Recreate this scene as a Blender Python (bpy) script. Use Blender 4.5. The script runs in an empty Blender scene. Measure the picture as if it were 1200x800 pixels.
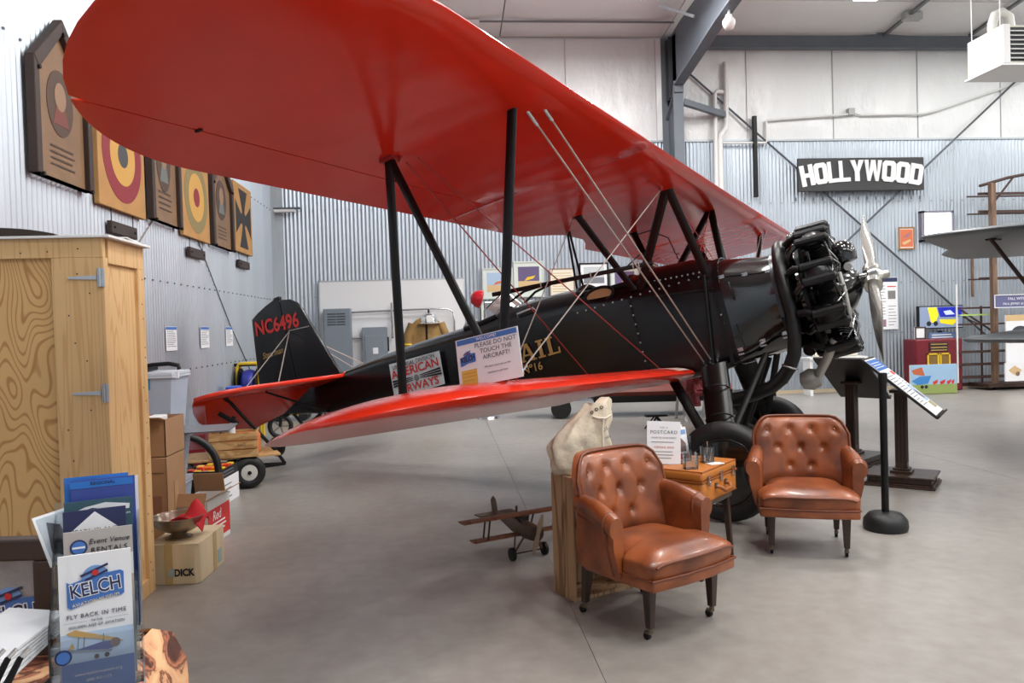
import bpy, bmesh, math, random
from mathutils import Vector, Matrix, Euler
random.seed(7)
SC = bpy.context.scene
COL = SC.collection
# ------------------------------------------------------------------ camera, world, exposure
cd = bpy.data.cameras.new('camera'); cam = bpy.data.objects.new('camera', cd); COL.objects.link(cam)
cd.sensor_width = 36.0; cd.lens = 902.7 / 1200 * 36; cd.clip_start = .05; cd.clip_end = 200
_y, _p, _r = .0882, .0198, .0297
fwd = Vector((math.sin(_y) * math.cos(_p), math.cos(_y) * math.cos(_p), -math.sin(_p)))
rgt = Vector((math.cos(_y), -math.sin(_y), 0)); upv = rgt.cross(fwd)
r2 = rgt * math.cos(_r) - upv * math.sin(_r); u2 = upv * math.cos(_r) + rgt * math.sin(_r)
cam.matrix_world = Matrix(((r2.x, u2.x, -fwd.x, 0), (r2.y, u2.y, -fwd.y, 0), (r2.z, u2.z, -fwd.z, 1.568), (0, 0, 0, 1)))
SC.camera = cam
w = bpy.data.worlds.new('sky'); SC.world = w; w.use_nodes = True
bg = w.node_tree.nodes['Background']; bg.inputs[0].default_value = (.80, .88, 1.0, 1); bg.inputs[1].default_value = 1.6
LAMP_W = 215.0          # watts of each high-bay lamp, used in the lamp builder
vs = SC.view_settings; vs.view_transform = 'Standard'; vs.look = 'None'; vs.gamma = 1; vs.use_curve_mapping = False
vs.exposure = -0.82
SC.cycles.transparent_max_bounces = 40
# ------------------------------------------------------------------ helpers
def lin(c):
    return tuple((x / 255 / 12.92 if x / 255 <= .04045 else ((x / 255 + .055) / 1.055) ** 2.4) for x in c) + (1,)
MATS = {}
def mk(name, col, rough=.5, metal=0.0, noise=None, bump=None, coat=0, spec=.5, alpha=1, stretch=(1, 1, 1), emit=0):
    if name in MATS: return MATS[name]
    m = bpy.data.materials.new(name); m.use_nodes = True; MATS[name] = m
    nt = m.node_tree; N = nt.nodes; L = nt.links; b = N['Principled BSDF']
    c = lin(col); b.inputs['Base Color'].default_value = c
    b.inputs['Roughness'].default_value = rough; b.inputs['Metallic'].default_value = metal
    b.inputs['Specular IOR Level'].default_value = spec
    if coat: b.inputs['Coat Weight'].default_value = coat; b.inputs['Coat Roughness'].default_value = .08
    if alpha < 1: b.inputs['Alpha'].default_value = alpha
    if emit:
        b.inputs['Emission Color'].default_value = c; b.inputs['Emission Strength'].default_value = emit
    if noise or bump:
        tc = N.new('ShaderNodeTexCoord'); mp = N.new('ShaderNodeMapping'); mp.inputs['Scale'].default_value = stretch
        L.new(tc.outputs['Object'], mp.inputs[0])
    if noise:
        n = N.new('ShaderNodeTexNoise'); n.inputs['Scale'].default_value = noise[0]; n.inputs['Detail'].default_value = 5
        L.new(mp.outputs[0], n.inputs['Vector'])
        r = N.new('ShaderNodeValToRGB'); L.new(n.outputs[0], r.inputs[0])
        a = noise[1]; c2 = noise[2] if len(noise) > 2 else None
        r.color_ramp.elements[0].position = .3; r.color_ramp.elements[1].position = .7
        r.color_ramp.elements[0].color = lin(c2) if c2 else tuple(x * (1 - a) for x in c[:3]) + (1,)
        r.color_ramp.elements[1].color = c if c2 else tuple(min(1, x * (1 + a)) for x in c[:3]) + (1,)
        L.new(r.outputs[0], b.inputs['Base Color'])
    if bump:
        n = N.new('ShaderNodeTexNoise'); n.inputs['Scale'].default_value = bump[0]; n.inputs['Detail'].default_value = 4
        L.new(mp.outputs[0], n.inputs['Vector'])
        bp = N.new('ShaderNodeBump'); bp.inputs['Strength'].default_value = bump[1]; bp.inputs['Distance'].default_value = bump[2] if len(bump) > 2 else .01
        L.new(n.outputs[0], bp.inputs['Height']); L.new(bp.outputs[0], b.inputs['Normal'])
    return m
def grain(name, c1, c2, freq, scale, rough=.55, detail=2, dist=.6, knots=False):
    """contour-like wood grain: sine of a stretched noise field"""
    if name in MATS: return MATS[name]
    m = mk(name, c1, rough); nt = m.node_tree; N = nt.nodes; L = nt.links; b = N['Principled BSDF']
    tc = N.new('ShaderNodeTexCoord'); mp = N.new('ShaderNodeMapping'); mp.inputs['Scale'].default_value = scale
    L.new(tc.outputs['Object'], mp.inputs[0])
    n = N.new('ShaderNodeTexNoise'); n.inputs['Scale'].default_value = 1; n.inputs['Detail'].default_value = detail; n.inputs['Roughness'].default_value = .45
    n.inputs['Distortion'].default_value = dist
    L.new(mp.outputs[0], n.inputs['Vector'])
    mu = N.new('ShaderNodeMath'); mu.operation = 'MULTIPLY'; mu.inputs[1].default_value = freq; L.new(n.outputs[0], mu.inputs[0])
    si = N.new('ShaderNodeMath'); si.operation = 'SINE'; L.new(mu.outputs[0], si.inputs[0])
    r = N.new('ShaderNodeValToRGB'); L.new(si.outputs[0], r.inputs[0])
    r.color_ramp.elements[0].position = .0; r.color_ramp.elements[0].color = lin(c1)
    r.color_ramp.elements[1].position = .95; r.color_ramp.elements[1].color = lin(c2)
    e = r.color_ramp.elements.new(.45); e.color = lin(c1)
    L.new(r.outputs[0], b.inputs['Base Color'])
    return m
def acrylic(name='clear_acrylic', tint=(.93, .96, .98, 1), amount=.14):
    if name in MATS: return MATS[name]
    m = bpy.data.materials.new(name); m.use_nodes = True; MATS[name] = m
    nt = m.node_tree; N = nt.nodes; L = nt.links; N.remove(N['Principled BSDF'])
    t = N.new('ShaderNodeBsdfTransparent'); t.inputs[0].default_value = tint
    g = N.new('ShaderNodeBsdfGlossy'); g.inputs['Roughness'].default_value = .08
    fr = N.new('ShaderNodeFresnel'); fr.inputs[0].default_value = 1.45
    ad = N.new('ShaderNodeMath'); ad.operation = 'ADD'; ad.inputs[1].default_value = amount * .4; L.new(fr.outputs[0], ad.inputs[0])
    mx = N.new('ShaderNodeMixShader'); L.new(ad.outputs[0], mx.inputs[0]); L.new(t.outputs[0], mx.inputs[1]); L.new(g.outputs[0], mx.inputs[2])
    L.new(mx.outputs[0], N['Material Output'].inputs[0])
    return m
def V(*a): return Vector(a)
class MB:
    """collects geometry, then links it as one mesh object"""
    def __init__(s, flip=False): s.v = []; s.f = []; s.flip = flip
    def add(s, vs, fs):
        o = len(s.v); s.v += [tuple(p) for p in vs]; s.f += [tuple(o + i for i in f) for f in fs]; return s
    def box(s, c, d, rot=None):
        c = Vector(c); h = [x / 2 for x in d]
        if rot is not None and not isinstance(rot, Matrix): rot = Euler(rot if isinstance(rot, tuple) else (0, 0, rot)).to_matrix()
        P = []
        for z in (-1, 1):
            for y in (-1, 1):
                for x in (-1, 1):
                    q = Vector((x * h[0], y * h[1], z * h[2]))
                    P.append(c + (rot @ q if rot is not None else q))
        return s.add(P, [(0, 1, 3, 2), (4, 6, 7, 5), (0, 4, 5, 1), (2, 3, 7, 6), (0, 2, 6, 4), (1, 5, 7, 3)])
    def bb(s, x0, x1, y0, y1, z0, z1): return s.box(((x0 + x1) / 2, (y0 + y1) / 2, (z0 + z1) / 2), (x1 - x0, y1 - y0, z1 - z0))
    def rings(s, R, closed=True, caps=True):
        n = len(R[0]); o = []
        for r in R: o += list(r)
        F = []
        for i in range(len(R) - 1):
            for j in range(n if closed else n - 1):
                a = i * n + j; b = i * n + (j + 1) % n
                F.append((a, b, b + n, a + n))
        if caps and closed: F.append(tuple(range(n))[::-1]); F.append(tuple((len(R) - 1) * n + j for j in range(n)))
        return s.add(o, F)
    def tube(s, pts, r, n=8, caps=True, flat=1.0, closed=False):
        pts = [Vector(p) for p in pts]; R = []
        m = len(pts); t0 = None; u = None
        for i, p in enumerate(pts):
            if closed: t = (pts[(i + 1) % m] - pts[i - 1]).normalized()
            else: t = (pts[min(i + 1, m - 1)] - pts[max(i - 1, 0)]).normalized()
            if u is None:
                a = Vector((0, 0, 1)) if abs(t.z) < .9 else Vector((1, 0, 0))
                u = (a - t * a.dot(t)).normalized()
            else:
                u = (u - t * u.dot(t)).normalized()
            w = t.cross(u); rr = r[i] if isinstance(r, (list, tuple)) else r
            R.append([p + (u * math.cos(k * 2 * math.pi / n) + w * math.sin(k * 2 * math.pi / n) * flat) * rr for k in range(n)])
        if closed: R.append(R[0]); return s.rings(R, True, False)
        return s.rings(R, True, caps)
    def cyl(s, a, b, r, r1=None, n=14): return s.tube([a, b], [r, r if r1 is None else r1], n)
    def bar(s, a, b, wx, wy, up=(0, 0, 1)):
        """rectangular bar from a to b, wx across, wy along up"""
        a = Vector(a); b = Vector(b); t = (b - a).normalized(); U = Vector(up); U = (U - t * U.dot(t)).normalized(); W = t.cross(U)
        R = [[p + W * sx * wx / 2 + U * sy * wy / 2 for sx, sy in ((-1, -1), (1, -1), (1, 1), (-1, 1))] for p in (a, b)]
        return s.rings(R)
    def strut(s, a, b, ch, th, fw, n=12):
        """streamlined strut: chord ch along fw, thickness th"""
        a = Vector(a); b = Vector(b); t = (b - a).normalized(); U = Vector(fw); U = (U - t * U.dot(t)).normalized(); W = t.cross(U)
        R = []
        for p in (a, b):
            R.append([p + U * ch / 2 * math.cos(k * 2 * math.pi / n) + W * th / 2 * math.sin(k * 2 * math.pi / n) for k in range(n)])
        return s.rings(R)
    def lathe(s, prof, n=20, o=(0, 0, 0), M=None):
        R = []; o = Vector(o)
        for r, z in prof:
            ring = []
            for k in range(n):
                q = Vector((r * math.cos(k * 2 * math.pi / n), r * math.sin(k * 2 * math.pi / n), z))
                ring.append(o + (M @ q if M is not None else q))
            R.append(ring)
        return s.rings(R)
    def torus(s, c, ax, R, r, n=24, m=10, flat=1.0):
        ax = Vector(ax).normalized(); a = Vector((0, 0, 1)) if abs(ax.z) < .9 else Vector((1, 0, 0))
        u = (a - ax * a.dot(ax)).normalized(); w = ax.cross(u); c = Vector(c)
        RR = []
        for i in range(n + 1):
            t = i * 2 * math.pi / n; d = u * math.cos(t) + w * math.sin(t)
            RR.append([c + d * (R + r * math.cos(k * 2 * math.pi / m)) + ax * r * flat * math.sin(k * 2 * math.pi / m) for k in range(m)])
        return s.rings(RR, True, False)
    def prism(s, poly, o, u, v, depth):
        """polygon in the (u,v) plane at o, extruded by depth along u x v"""
        o = Vector(o); u = Vector(u); v = Vector(v); w = u.cross(v).normalized()
        A = [o + u * x + v * y for x, y in poly]; B = [p + w * depth for p in A]; n = len(A)
        return s.add(A + B, [tuple(range(n))[::-1], tuple(range(n, 2 * n))] + [(i, (i + 1) % n, n + (i + 1) % n, n + i) for i in range(n)])
    def solid(s, f, nu, nv, g):
        """closed solid between the front sheet f(u,v) and the rear sheet g(u,v), u,v in 0..1"""
        A = [[f(i / nu, j / nv) for i in range(nu + 1)] for j in range(nv + 1)]
        B = [[g(i / nu, j / nv) for i in range(nu + 1)] for j in range(nv + 1)]
        vs = [p for r in A for p in r] + [p for r in B for p in r]; n = nu + 1; T = n * (nv + 1); F = []
        for j in range(nv):
            for i in range(nu):
                a = j * n + i; F.append((a, a + 1, a + n + 1, a + n)); F.append((T + a, T + a + n, T + a + n + 1, T + a + 1))
        for i in range(nu):
            F.append((i, T + i, T + i + 1, i + 1)); a = nv * n + i; F.append((a, a + 1, T + a + 1, T + a))
        for j in range(nv):
            a = j * n; F.append((a, a + n, T + a + n, T + a)); a = j * n + nu; F.append((a, T + a, T + a + n, a + n))
        return s.add(vs, F)
    def mesh(s, name, smooth=None, bevel=0, seg=2, merge=0):
        vs = [(p[0], -p[1], p[2]) for p in s.v] if s.flip else s.v
        me = bpy.data.meshes.new(name); me.from_pydata(vs, [], s.f)
        bm = bmesh.new(); bm.from_mesh(me)
        if merge: bmesh.ops.remove_doubles(bm, verts=bm.verts, dist=merge)
        bmesh.ops.recalc_face_normals(bm, faces=bm.faces)
        if bevel:
            es = [e for e in bm.edges if len(e.link_faces) == 2 and e.calc_face_angle(0) > .5]
            bmesh.ops.bevel(bm, geom=es, offset=bevel, segments=seg, profile=.5, affect='EDGES', clamp_overlap=True)
        bm.to_mesh(me); bm.free()
        if smooth:
            for p in me.polygons: p.use_smooth = True
            me.set_sharp_from_angle(angle=math.radians(smooth))
        return me
    def build(s, name, mat, parent=None, smooth=None, bevel=0, seg=2, kind=None, merge=0, label=None):
        me = s.mesh(name, smooth, bevel, seg, merge); me.materials.append(mat)
        o = bpy.data.objects.new(name, me); COL.objects.link(o)
        if parent is not None: o.parent = parent
        if kind: o['kind'] = kind
        if label: o['label'] = label
        return o
def tag(o, label, cat, group=None):
    o['label'] = label; o['category'] = cat
    if group: o['group'] = group
    return o
def thing(name, label, cat, loc=(0, 0, 0), rz=0, group=None):
    o = bpy.data.objects.new(name, None); COL.objects.link(o); o.empty_display_size = .1
    o.location = loc; o.rotation_euler = (0, 0, rz)
    return tag(o, label, cat, group)
def inst(src, parent, loc=None, rot=None, M=None):
    o = src.copy(); COL.objects.link(o); o.parent = parent
    if loc is not None: o.location = loc
    if rot is not None: o.rotation_euler = rot
    if M is not None: o.matrix_local = M
    return o
def fr(o, u, v):
    """frame at o: text runs along u, up is v"""
    u = Vector(u).normalized(); v = Vector(v); v = (v - u * v.dot(u)).normalized(); w = u.cross(v); o = Vector(o)
    return Matrix(((u.x, v.x, w.x, o.x), (u.y, v.y, w.y, o.y), (u.z, v.z, w.z, o.z), (0, 0, 0, 1)))
def text(s, F, size, mat, parent, name='lettering', align='CENTER', bold=0, shear=0, wide=1.0, ext=.0004, sp=1.0, rot=0, off=(0, 0, 0)):
    cu = bpy.data.curves.new('t', 'FONT'); cu.body = s; cu.size = size; cu.align_x = align; cu.align_y = 'CENTER'
    cu.extrude = ext; cu.offset = bold; cu.shear = shear; cu.resolution_u = 3; cu.space_character = sp
    ob = bpy.data.objects.new('t', cu); COL.objects.link(ob)
    dg = bpy.context.evaluated_depsgraph_get(); me = bpy.data.meshes.new_from_object(ob.evaluated_get(dg))
    bpy.data.objects.remove(ob); bpy.data.curves.remove(cu)
    T = F @ Matrix.Translation(off) @ Matrix.Rotation(rot, 4, 'Z') @ Matrix.Diagonal((wide, 1, 1, 1))
    me.transform(T); me.materials.clear(); me.materials.append(mat); me.name = name
    o = bpy.data.objects.new(name, me); COL.objects.link(o); o.parent = parent
    return o
def plate(F, poly, mat, parent, name='print', z=.0006, off=(0, 0, 0)):
    """flat printed shape on frame F"""
    mb = MB(); T = F @ Matrix.Translation(off)
    A = [T @ Vector((x, y, 0)) for x, y in poly]; B = [T @ Vector((x, y, z)) for x, y in poly]; n = len(A)
    mb.add(A + B, [tuple(range(n))[::-1], tuple(range(n, 2 * n))] + [(i, (i + 1) % n, n + (i + 1) % n, n + i) for i in range(n)])
    return mb.build(name, mat, parent)
def rect(w, h, cx=0, cy=0): return [(cx - w / 2, cy - h / 2), (cx + w / 2, cy - h / 2), (cx + w / 2, cy + h / 2), (cx - w / 2, cy + h / 2)]
def circ(r, cx=0, cy=0, n=20, ry=None): return [(cx + r * math.cos(k * 2 * math.pi / n), cy + (ry or r) * math.sin(k * 2 * math.pi / n)) for k in range(n)]
def lines(F, x0, x1, y0, dy, n, mat, parent, h=.001, name='print_lines', z=.0007, seed=1):
    """rows of small print, too small to read, as one flat piece"""
    mb = MB(); R = random.Random(seed)
    for i in range(n):
        xe = x1 - (x1 - x0) * R.choice((0, .05, .1, .3))
        A = [F @ Vector((x, y, z)) for x, y in ((x0, y0 - i * dy), (xe, y0 - i * dy), (xe, y0 - i * dy - h), (x0, y0 - i * dy - h))]
        mb.add(A, [(0, 1, 2, 3)])
    return mb.build(name, mat, parent)
# ------------------------------------------------------------------ materials
RED = mk('red_dope', (212, 46, 24), .2, spec=.5, noise=(3, .05))
_n = RED.node_tree; _tc = _n.nodes.new('ShaderNodeTexCoord'); _w = _n.nodes.new('ShaderNodeTexWave'); _w.bands_direction = 'Y'; _w.inputs['Scale'].default_value = 1.0; _w.inputs['Distortion'].default_value = .2
_n.links.new(_tc.outputs['Object'], _w.inputs['Vector']); _bp = _n.nodes.new('ShaderNodeBump'); _bp.inputs['Strength'].default_value = .12; _bp.inputs['Distance'].default_value = .012
_n.links.new(_w.outputs[1], _bp.inputs['Height']); _n.links.new(_bp.outputs[0], _n.nodes['Principled BSDF'].inputs['Normal'])
REDL = mk('red_edge_paint', (214, 52, 24), .22, spec=.5)
BLK = mk('black_dope', (11, 12, 14), .22, spec=.4, noise=(2, .15))
BLKG = mk('black_enamel', (9, 10, 11), .12, spec=.6, coat=.5)
BLKM = mk('black_matte', (14, 14, 15), .5, spec=.3)
STRM = mk('strut_black', (9, 9, 10), .3, spec=.35)
RUB = mk('black_rubber', (22, 22, 23), .5, bump=(60, .05))
STEEL = mk('bright_steel', (190, 192, 194), .25, 1.0)
CHROME = mk('polished_metal', (225, 225, 226), .1, 1.0)
GSTEEL = mk('grey_painted_steel', (96, 103, 112), .5, noise=(3, .06))
WIRE = mk('pale_wire', (176, 168, 160), .35, .5)
REDW = mk('red_wire', (150, 48, 44), .4, .2)
GALV = mk('galvanised_sheet', (186, 195, 204), .42, .85, noise=(1.3, .07), stretch=(1, 1, .15))
FLASH = mk('flashing', (178, 186, 192), .5, .35)
VINYL = mk('white_insulation', (226, 229, 230), .36, bump=(3.2, .8, .06), stretch=(1, 1, .6))
CEILM = mk('ceiling_insulation', (222, 222, 222), .45, bump=(1.6, .4, .05))
WHITE = mk('white_paint', (228, 229, 228), .5)
PAPER = mk('white_paper', (232, 233, 236), .65)
INK = mk('black_ink', (22, 22, 26), .6)
GREYINK = mk('grey_ink', (120, 124, 132), .6)
NAVY = mk('navy_ink', (38, 44, 84), .55)
BLUE = mk('blue_ink', (66, 112, 184), .5)
REDINK = mk('red_ink', (200, 42, 40), .5)
GOLD = mk('gold_leaf', (190, 158, 92), .4)
YEL = mk('yellow_paint', (222, 186, 40), .45)
ORG = mk('orange_paint', (232, 110, 30), .5)
WOODD = grain('dark_wood', (58, 40, 30), (36, 24, 18), 22, (14, 14, 1.2), .4)
BROWNW = mk('brown_stained_wood', (58, 44, 38), .5, noise=(5, .2), stretch=(1, 1, .3))
PINE = grain('pine_board', (216, 178, 126), (206, 162, 108), 40, (14, 14, .6), .6, 1, .2)
PLY = grain('plywood_face', (212, 170, 112), (180, 130, 76), 210, (3.4, 3.4, 1.25), .6, 1.2, .35)
PLY2 = grain('plywood_side', (220, 182, 128), (206, 162, 108), 90, (5, 5, .55), .6, 1.5, .3)
OLDW = grain('weathered_wood', (176, 144, 108), (134, 102, 72), 26, (11, 11, .9), .7)
CARD = mk('cardboard', (160, 122, 88), .75, noise=(3, .06))
LEATH = mk('tan_leather', (158, 86, 46), .33, spec=.5, noise=(6, 0, (96, 46, 22)), bump=(160, .1, .002), coat=.12)
LEATHD = mk('leather_piping', (112, 56, 30), .45)
ACR = acrylic()
# concrete
CONC = mk('polished_concrete', (146, 142, 136), .36, spec=.45); _n = CONC.node_tree
_tc = _n.nodes.new('ShaderNodeTexCoord'); _b = _n.nodes['Principled BSDF']
def _nz(scale, det, vec=(1, 1, 1)):
    m = _n.nodes.new('ShaderNodeMapping'); m.inputs['Scale'].default_value = vec; _n.links.new(_tc.outputs['Object'], m.inputs[0])
    q = _n.nodes.new('ShaderNodeTexNoise'); q.inputs['Scale'].default_value = scale; q.inputs['Detail'].default_value = det; _n.links.new(m.outputs[0], q.inputs['Vector']); return q
_a = _nz(.55, 6); _c = _nz(9, 6)
_m = _n.nodes.new('ShaderNodeMix'); _m.data_type = 'FLOAT'; _m.inputs[0].default_value = .35
_n.links.new(_a.outputs[0], _m.inputs[2]); _n.links.new(_c.outputs[0], _m.inputs[3])
_rp = _n.nodes.new('ShaderNodeValToRGB'); _n.links.new(_m.outputs[0], _rp.inputs[0])
_rp.color_ramp.elements[0].position = .3; _rp.color_ramp.elements[0].color = lin((126, 121, 115))
_rp.color_ramp.elements[1].position = .7; _rp.color_ramp.elements[1].color = lin((160, 156, 150))
_n.links.new(_rp.outputs[0], _b.inputs['Base Color'])
# printed map cloth
MAPC = mk('map_cloth', (190, 136, 96), .8); _n = MAPC.node_tree; _b = _n.nodes['Principled BSDF']
_tc = _n.nodes.new('ShaderNodeTexCoord')
_q = _nz(9, 5); _q.inputs['Distortion'].default_value = 1.0
_rp = _n.nodes.new('ShaderNodeValToRGB'); _n.links.new(_q.outputs[0], _rp.inputs[0])
_rp.color_ramp.elements[0].position = .40; _rp.color_ramp.elements[0].color = lin((74, 40, 30))
_rp.color_ramp.elements[1].position = .62; _rp.color_ramp.elements[1].color = lin((214, 176, 132))
for _p_, _c_ in ((.46, (186, 116, 84)), (.50, (90, 50, 36)), (.53, (204, 150, 110))):
    _e = _rp.color_ramp.elements.new(_p_); _e.color = lin(_c_)
_n.links.new(_rp.outputs[0], _b.inputs['Base Color'])

# ------------------------------------------------------------------ the room
XL, XR, YB, YF, ZE = -3.21, 17.5, 15.44, -7.0, 7.34
def struct(o): o['kind'] = 'structure'; return o
def roofz(y): return ZE + (YB - y) * .085
# floor: base and poured slabs with saw-cut joints
fl_ = struct(MB().bb(XL, XR, YF, YB, -.12, -.03).build('floor', mk('joint_dark', (70, 68, 66), .8)))
xs = [XL, .66 - .001, 5.3, 9.9, 14.5, XR]; ys = [YF, -2.6, 2.05, 10.2, YB]
for i in range(len(xs) - 1):
    for j in range(len(ys) - 1):
        MB().bb(xs[i] + .0015, xs[i + 1] - .0015, ys[j] + .0015, ys[j + 1] - .0015, -.03, 0).build('slab', CONC, fl_)
# corrugated sheets
def corr_sheet(width, h0, h1, waves, amp, along_x=True):
    mb = MB(); n = waves * 8; R = []
    for i in range(n + 1):
        t = i / n * width; a = amp * math.cos(i / 8 * 2 * math.pi)
        R.append((t, a))
    P = [((t, a, h0) if along_x else (a, t, h0)) for t, a in R] + [((t, a, h1) if along_x else (a, t, h1)) for t, a in R]
    mb.add(P, [(i, i + 1, n + 2 + i, n + 1 + i) for i in range(n)])
    return mb
PITCH, NW = .0775, 12; SW = PITCH * NW
wb = struct(MB().bb(XL, XR, YB + .03, YB + .15, 0, 9.2).build('wall_back', WHITE))
sheet = None; k = 0; x = XL + .1
while x < XR - .2:
    if sheet is None:
        sheet = corr_sheet(SW, .02, 5.24, NW, .012).build('corrugated_sheet', GALV, wb, smooth=60); sheet.location = (x, YB, 0)
    else: inst(sheet, wb, (x, YB, 0))
    x += SW
wl = struct(MB().bb(XL - .15, XL - .03, YF, YB + .15, 0, 9.4).build('wall_left', WHITE))
sheet = None; y = YF
while y < YB - .3:
    if sheet is None:
        sheet = corr_sheet(SW, .02, 7.3, NW, .012, False).build('corrugated_sheet', GALV, wl, smooth=60); sheet.location = (XL, y, 0)
    else: inst(sheet, wl, (XL, y, 0))
    y += SW
# rows of sheet screws on the walls
mb = MB()
for z in (1.2, 2.25, 3.95):
    for i in range(70): mb.box((XL + .5 + i * PITCH * 3, YB - .016, z), (.018, .012, .018))
for i in range(15): mb.box((7.35 + i * PITCH * 2.5, YB - .02, 4.02), (.025, .02, .07))
scr = mb.build('screw_row', mk('screw_heads', (120, 124, 130), .4, .8), wb); scr['kind'] = 'stuff'
mb = MB()
for z in (1.15, 2.2, 3.9):
    for i in range(60): mb.box((XL + .016, 4 + i * PITCH * 3, z), (.012, .018, .018))
scr = mb.build('screw_row', MATS['screw_heads'], wl); scr['kind'] = 'stuff'
# corner flashing, top flashing, base trim
struct(MB().bb(XL, XL + .16, YB - .035, YB - .014, 0, ZE).bb(XL + .0, XL + .02, YB - .42, YB - .02, 0, ZE).build('trim_1', FLASH, bevel=.003))
struct(MB().bb(XL + .16, XR, YB - .03, YB - .01, 5.22, 5.26).build('trim_2', FLASH, bevel=.003))
struct(MB().bb(4.6, XR, YB - .06, YB - .016, 0, .07).build('baseboard_back', mk('tan_base_board', (196, 180, 152), .6)))
# white insulation panels above the corrugated steel
xs = [XL, -1.1, .75, 2.6, 4.45, 6.35, 8.2, 10.05, 11.9, 13.75, 15.6, XR]
for a, b in zip(xs, xs[1:]):
    def F_(u, v, a=a, b=b): return (a + .008 + (b - a - .016) * u, YB - .012 - .035 * (1 - (2 * u - 1) ** 6) * (1 - (2 * v - 1) ** 6), 5.26 + 2.05 * v)
    def G_(u, v, a=a, b=b): return (a + .008 + (b - a - .016) * u, YB + .02, 5.26 + 2.05 * v)
    MB().solid(F_, 16, 14, G_).build('insulation_panel', VINYL, wb, smooth=40)
    MB().bb(b - .006, b + .006, YB - .03, YB - .012, 5.26, 7.3).build('seam_strip', mk('seam_grey', (188, 190, 192), .6), wb)
# ceiling: insulation bays between purlin lines
ce = struct(MB().add([(XL, YB, roofz(YB) + .12), (XR, YB, roofz(YB) + .12), (XR, YF, roofz(YF) + .12), (XL, YF, roofz(YF) + .12),
                      (XL, YB, roofz(YB) + .2), (XR, YB, roofz(YB) + .2), (XR, YF, roofz(YF) + .2), (XL, YF, roofz(YF) + .2)],
                     [(0, 1, 2, 3), (4, 5, 6, 7), (0, 1, 5, 4), (1, 2, 6, 5), (2, 3, 7, 6), (3, 0, 4, 7)]).build('ceiling', CEILM))
yb = [YB - i * 1.52 for i in range(15)] ; yb[-1] = YF
for a, b in zip(yb, yb[1:]):
    for x0, x1 in ((XL, 1.3), (1.3, 4.62), (4.62, 9.2), (9.2, 13.4), (13.4, XR)):
        def F_(u, v): return (x0 + .01 + (x1 - x0 - .02) * u, a + (b - a) * (.012 + .976 * v), roofz(a + (b - a) * v) - .06 * (1 - (2 * v - 1) ** 4) * (1 - (2 * u - 1) ** 8))
        def G_(u, v): return (x0 + .01 + (x1 - x0 - .02) * u, a + (b - a) * (.012 + .976 * v), roofz(a + (b - a) * v) + .1)
        MB().solid(F_, 8, 8, G_).build('ceiling_panel', CEILM, ce, smooth=40)
# right wall and the front wall with a wide hangar door opening (behind the camera)
struct(MB().bb(XR, XR + .15, YF, YB + .15, 0, 9.4).build('wall_right', WHITE))
struct(MB().bb(XL, 0, YF - .15, YF, 0, 9.4).bb(15.5, XR, YF - .15, YF, 0, 9.4).bb(0, 15.5, YF - .15, YF, 5.0, 9.4).build('wall_front', WHITE))
struct(MB().bb(-30, 40, -40, YF - .15, -.2, -.03).build('ground_outside', mk('apron_concrete', (170, 168, 162), .7)))
# window in the back wall
wi = struct(MB().bb(10.07, 10.72, YB - .075, YB - .03, 3.12, 3.68).build('window_1', mk('window_daylight', (244, 248, 255), .5, emit=7)))
mb = MB()
for x0, x1, z0, z1 in ((10.02, 10.09, 3.08, 3.72), (10.70, 10.74, 3.08, 3.72), (10.02, 10.74, 3.68, 3.72), (10.02, 10.74, 3.08, 3.12)): mb.bb(x0, x1, YB - .12, YB - .01, z0, z1)
mb.build('window_frame', mk('mauve_grey_frame', (128, 124, 138), .5), wi)
MB().bb(10.395, 10.41, YB - .09, YB - .06, 3.12, 3.68).build('glazing_bar', MATS['mauve_grey_frame'], wi)
# portal frame: tapered column, knee, rafter
pf = thing('steel_portal_frame', 'grey steel portal frame column with tapered knee and rafter against the white insulation', 'steel frame', (4.7, 15.1, 0))
def PF(*b): return (b[0] - 4.7, b[1] - 4.7, b[2] - 15.1, b[3] - 15.1, b[4], b[5])
def pp(x, y, z): return (x - 4.7, y - 15.1, z)
MB().bb(*PF(4.68, 4.70, 14.78, 15.36, 0, 7.2)).build('column_web', GSTEEL, pf)
mb = MB().bb(*PF(4.60, 4.80, 14.74, 14.78, 0, 6.16)); mb.build('column_flange', GSTEEL, pf, bevel=.004)
MB().bb(*PF(4.56, 4.76, 15.36, 15.395, 0, 7.3)).build('column_flange', GSTEEL, pf)
MB().prism([(0, 6.16), (-2.3, 6.5), (-9.0, 7.1), (-9.0, 7.6), (-.2, 7.3), (.6, 7.2), (.6, 5.9)], pp(4.68, 14.78, 0), (0, 1, 0), (0, 0, 1), .02).build('knee_web', GSTEEL, pf)
MB().bar(pp(4.70, 14.76, 6.16), pp(4.70, 12.4, 6.50), .2, .03, (0, -.2, 1)).bar(pp(4.70, 12.4, 6.50), pp(4.70, 5.5, 7.16), .2, .03, (0, -.2, 1)).build('rafter_flange', GSTEEL, pf)
MB().bar(pp(4.69, 14.76, 6.12), pp(4.69, 15.4, 5.62), .14, .02, (0, 1, 1)).build('stiffener', GSTEEL, pf)
for yy in (15.22, 15.02): MB().bb(*PF(4.60, 4.68, yy - .015, yy, 6.0, 7.2)).build('stiffener', mk('dark_steel', (50, 54, 60), .5), pf)
mb = MB().bb(*PF(4.605, 4.795, 14.70, 14.745, 6.02, 6.24)); pl = mb.build('splice_plate', GSTEEL, pf, bevel=.004)
for xx in (4.65, 4.75): MB().cyl(pp(xx, 14.705, 6.17), pp(xx, 14.67, 6.17), .028, n=6).build('bolt', MATS['dark_steel'], pl)
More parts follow.
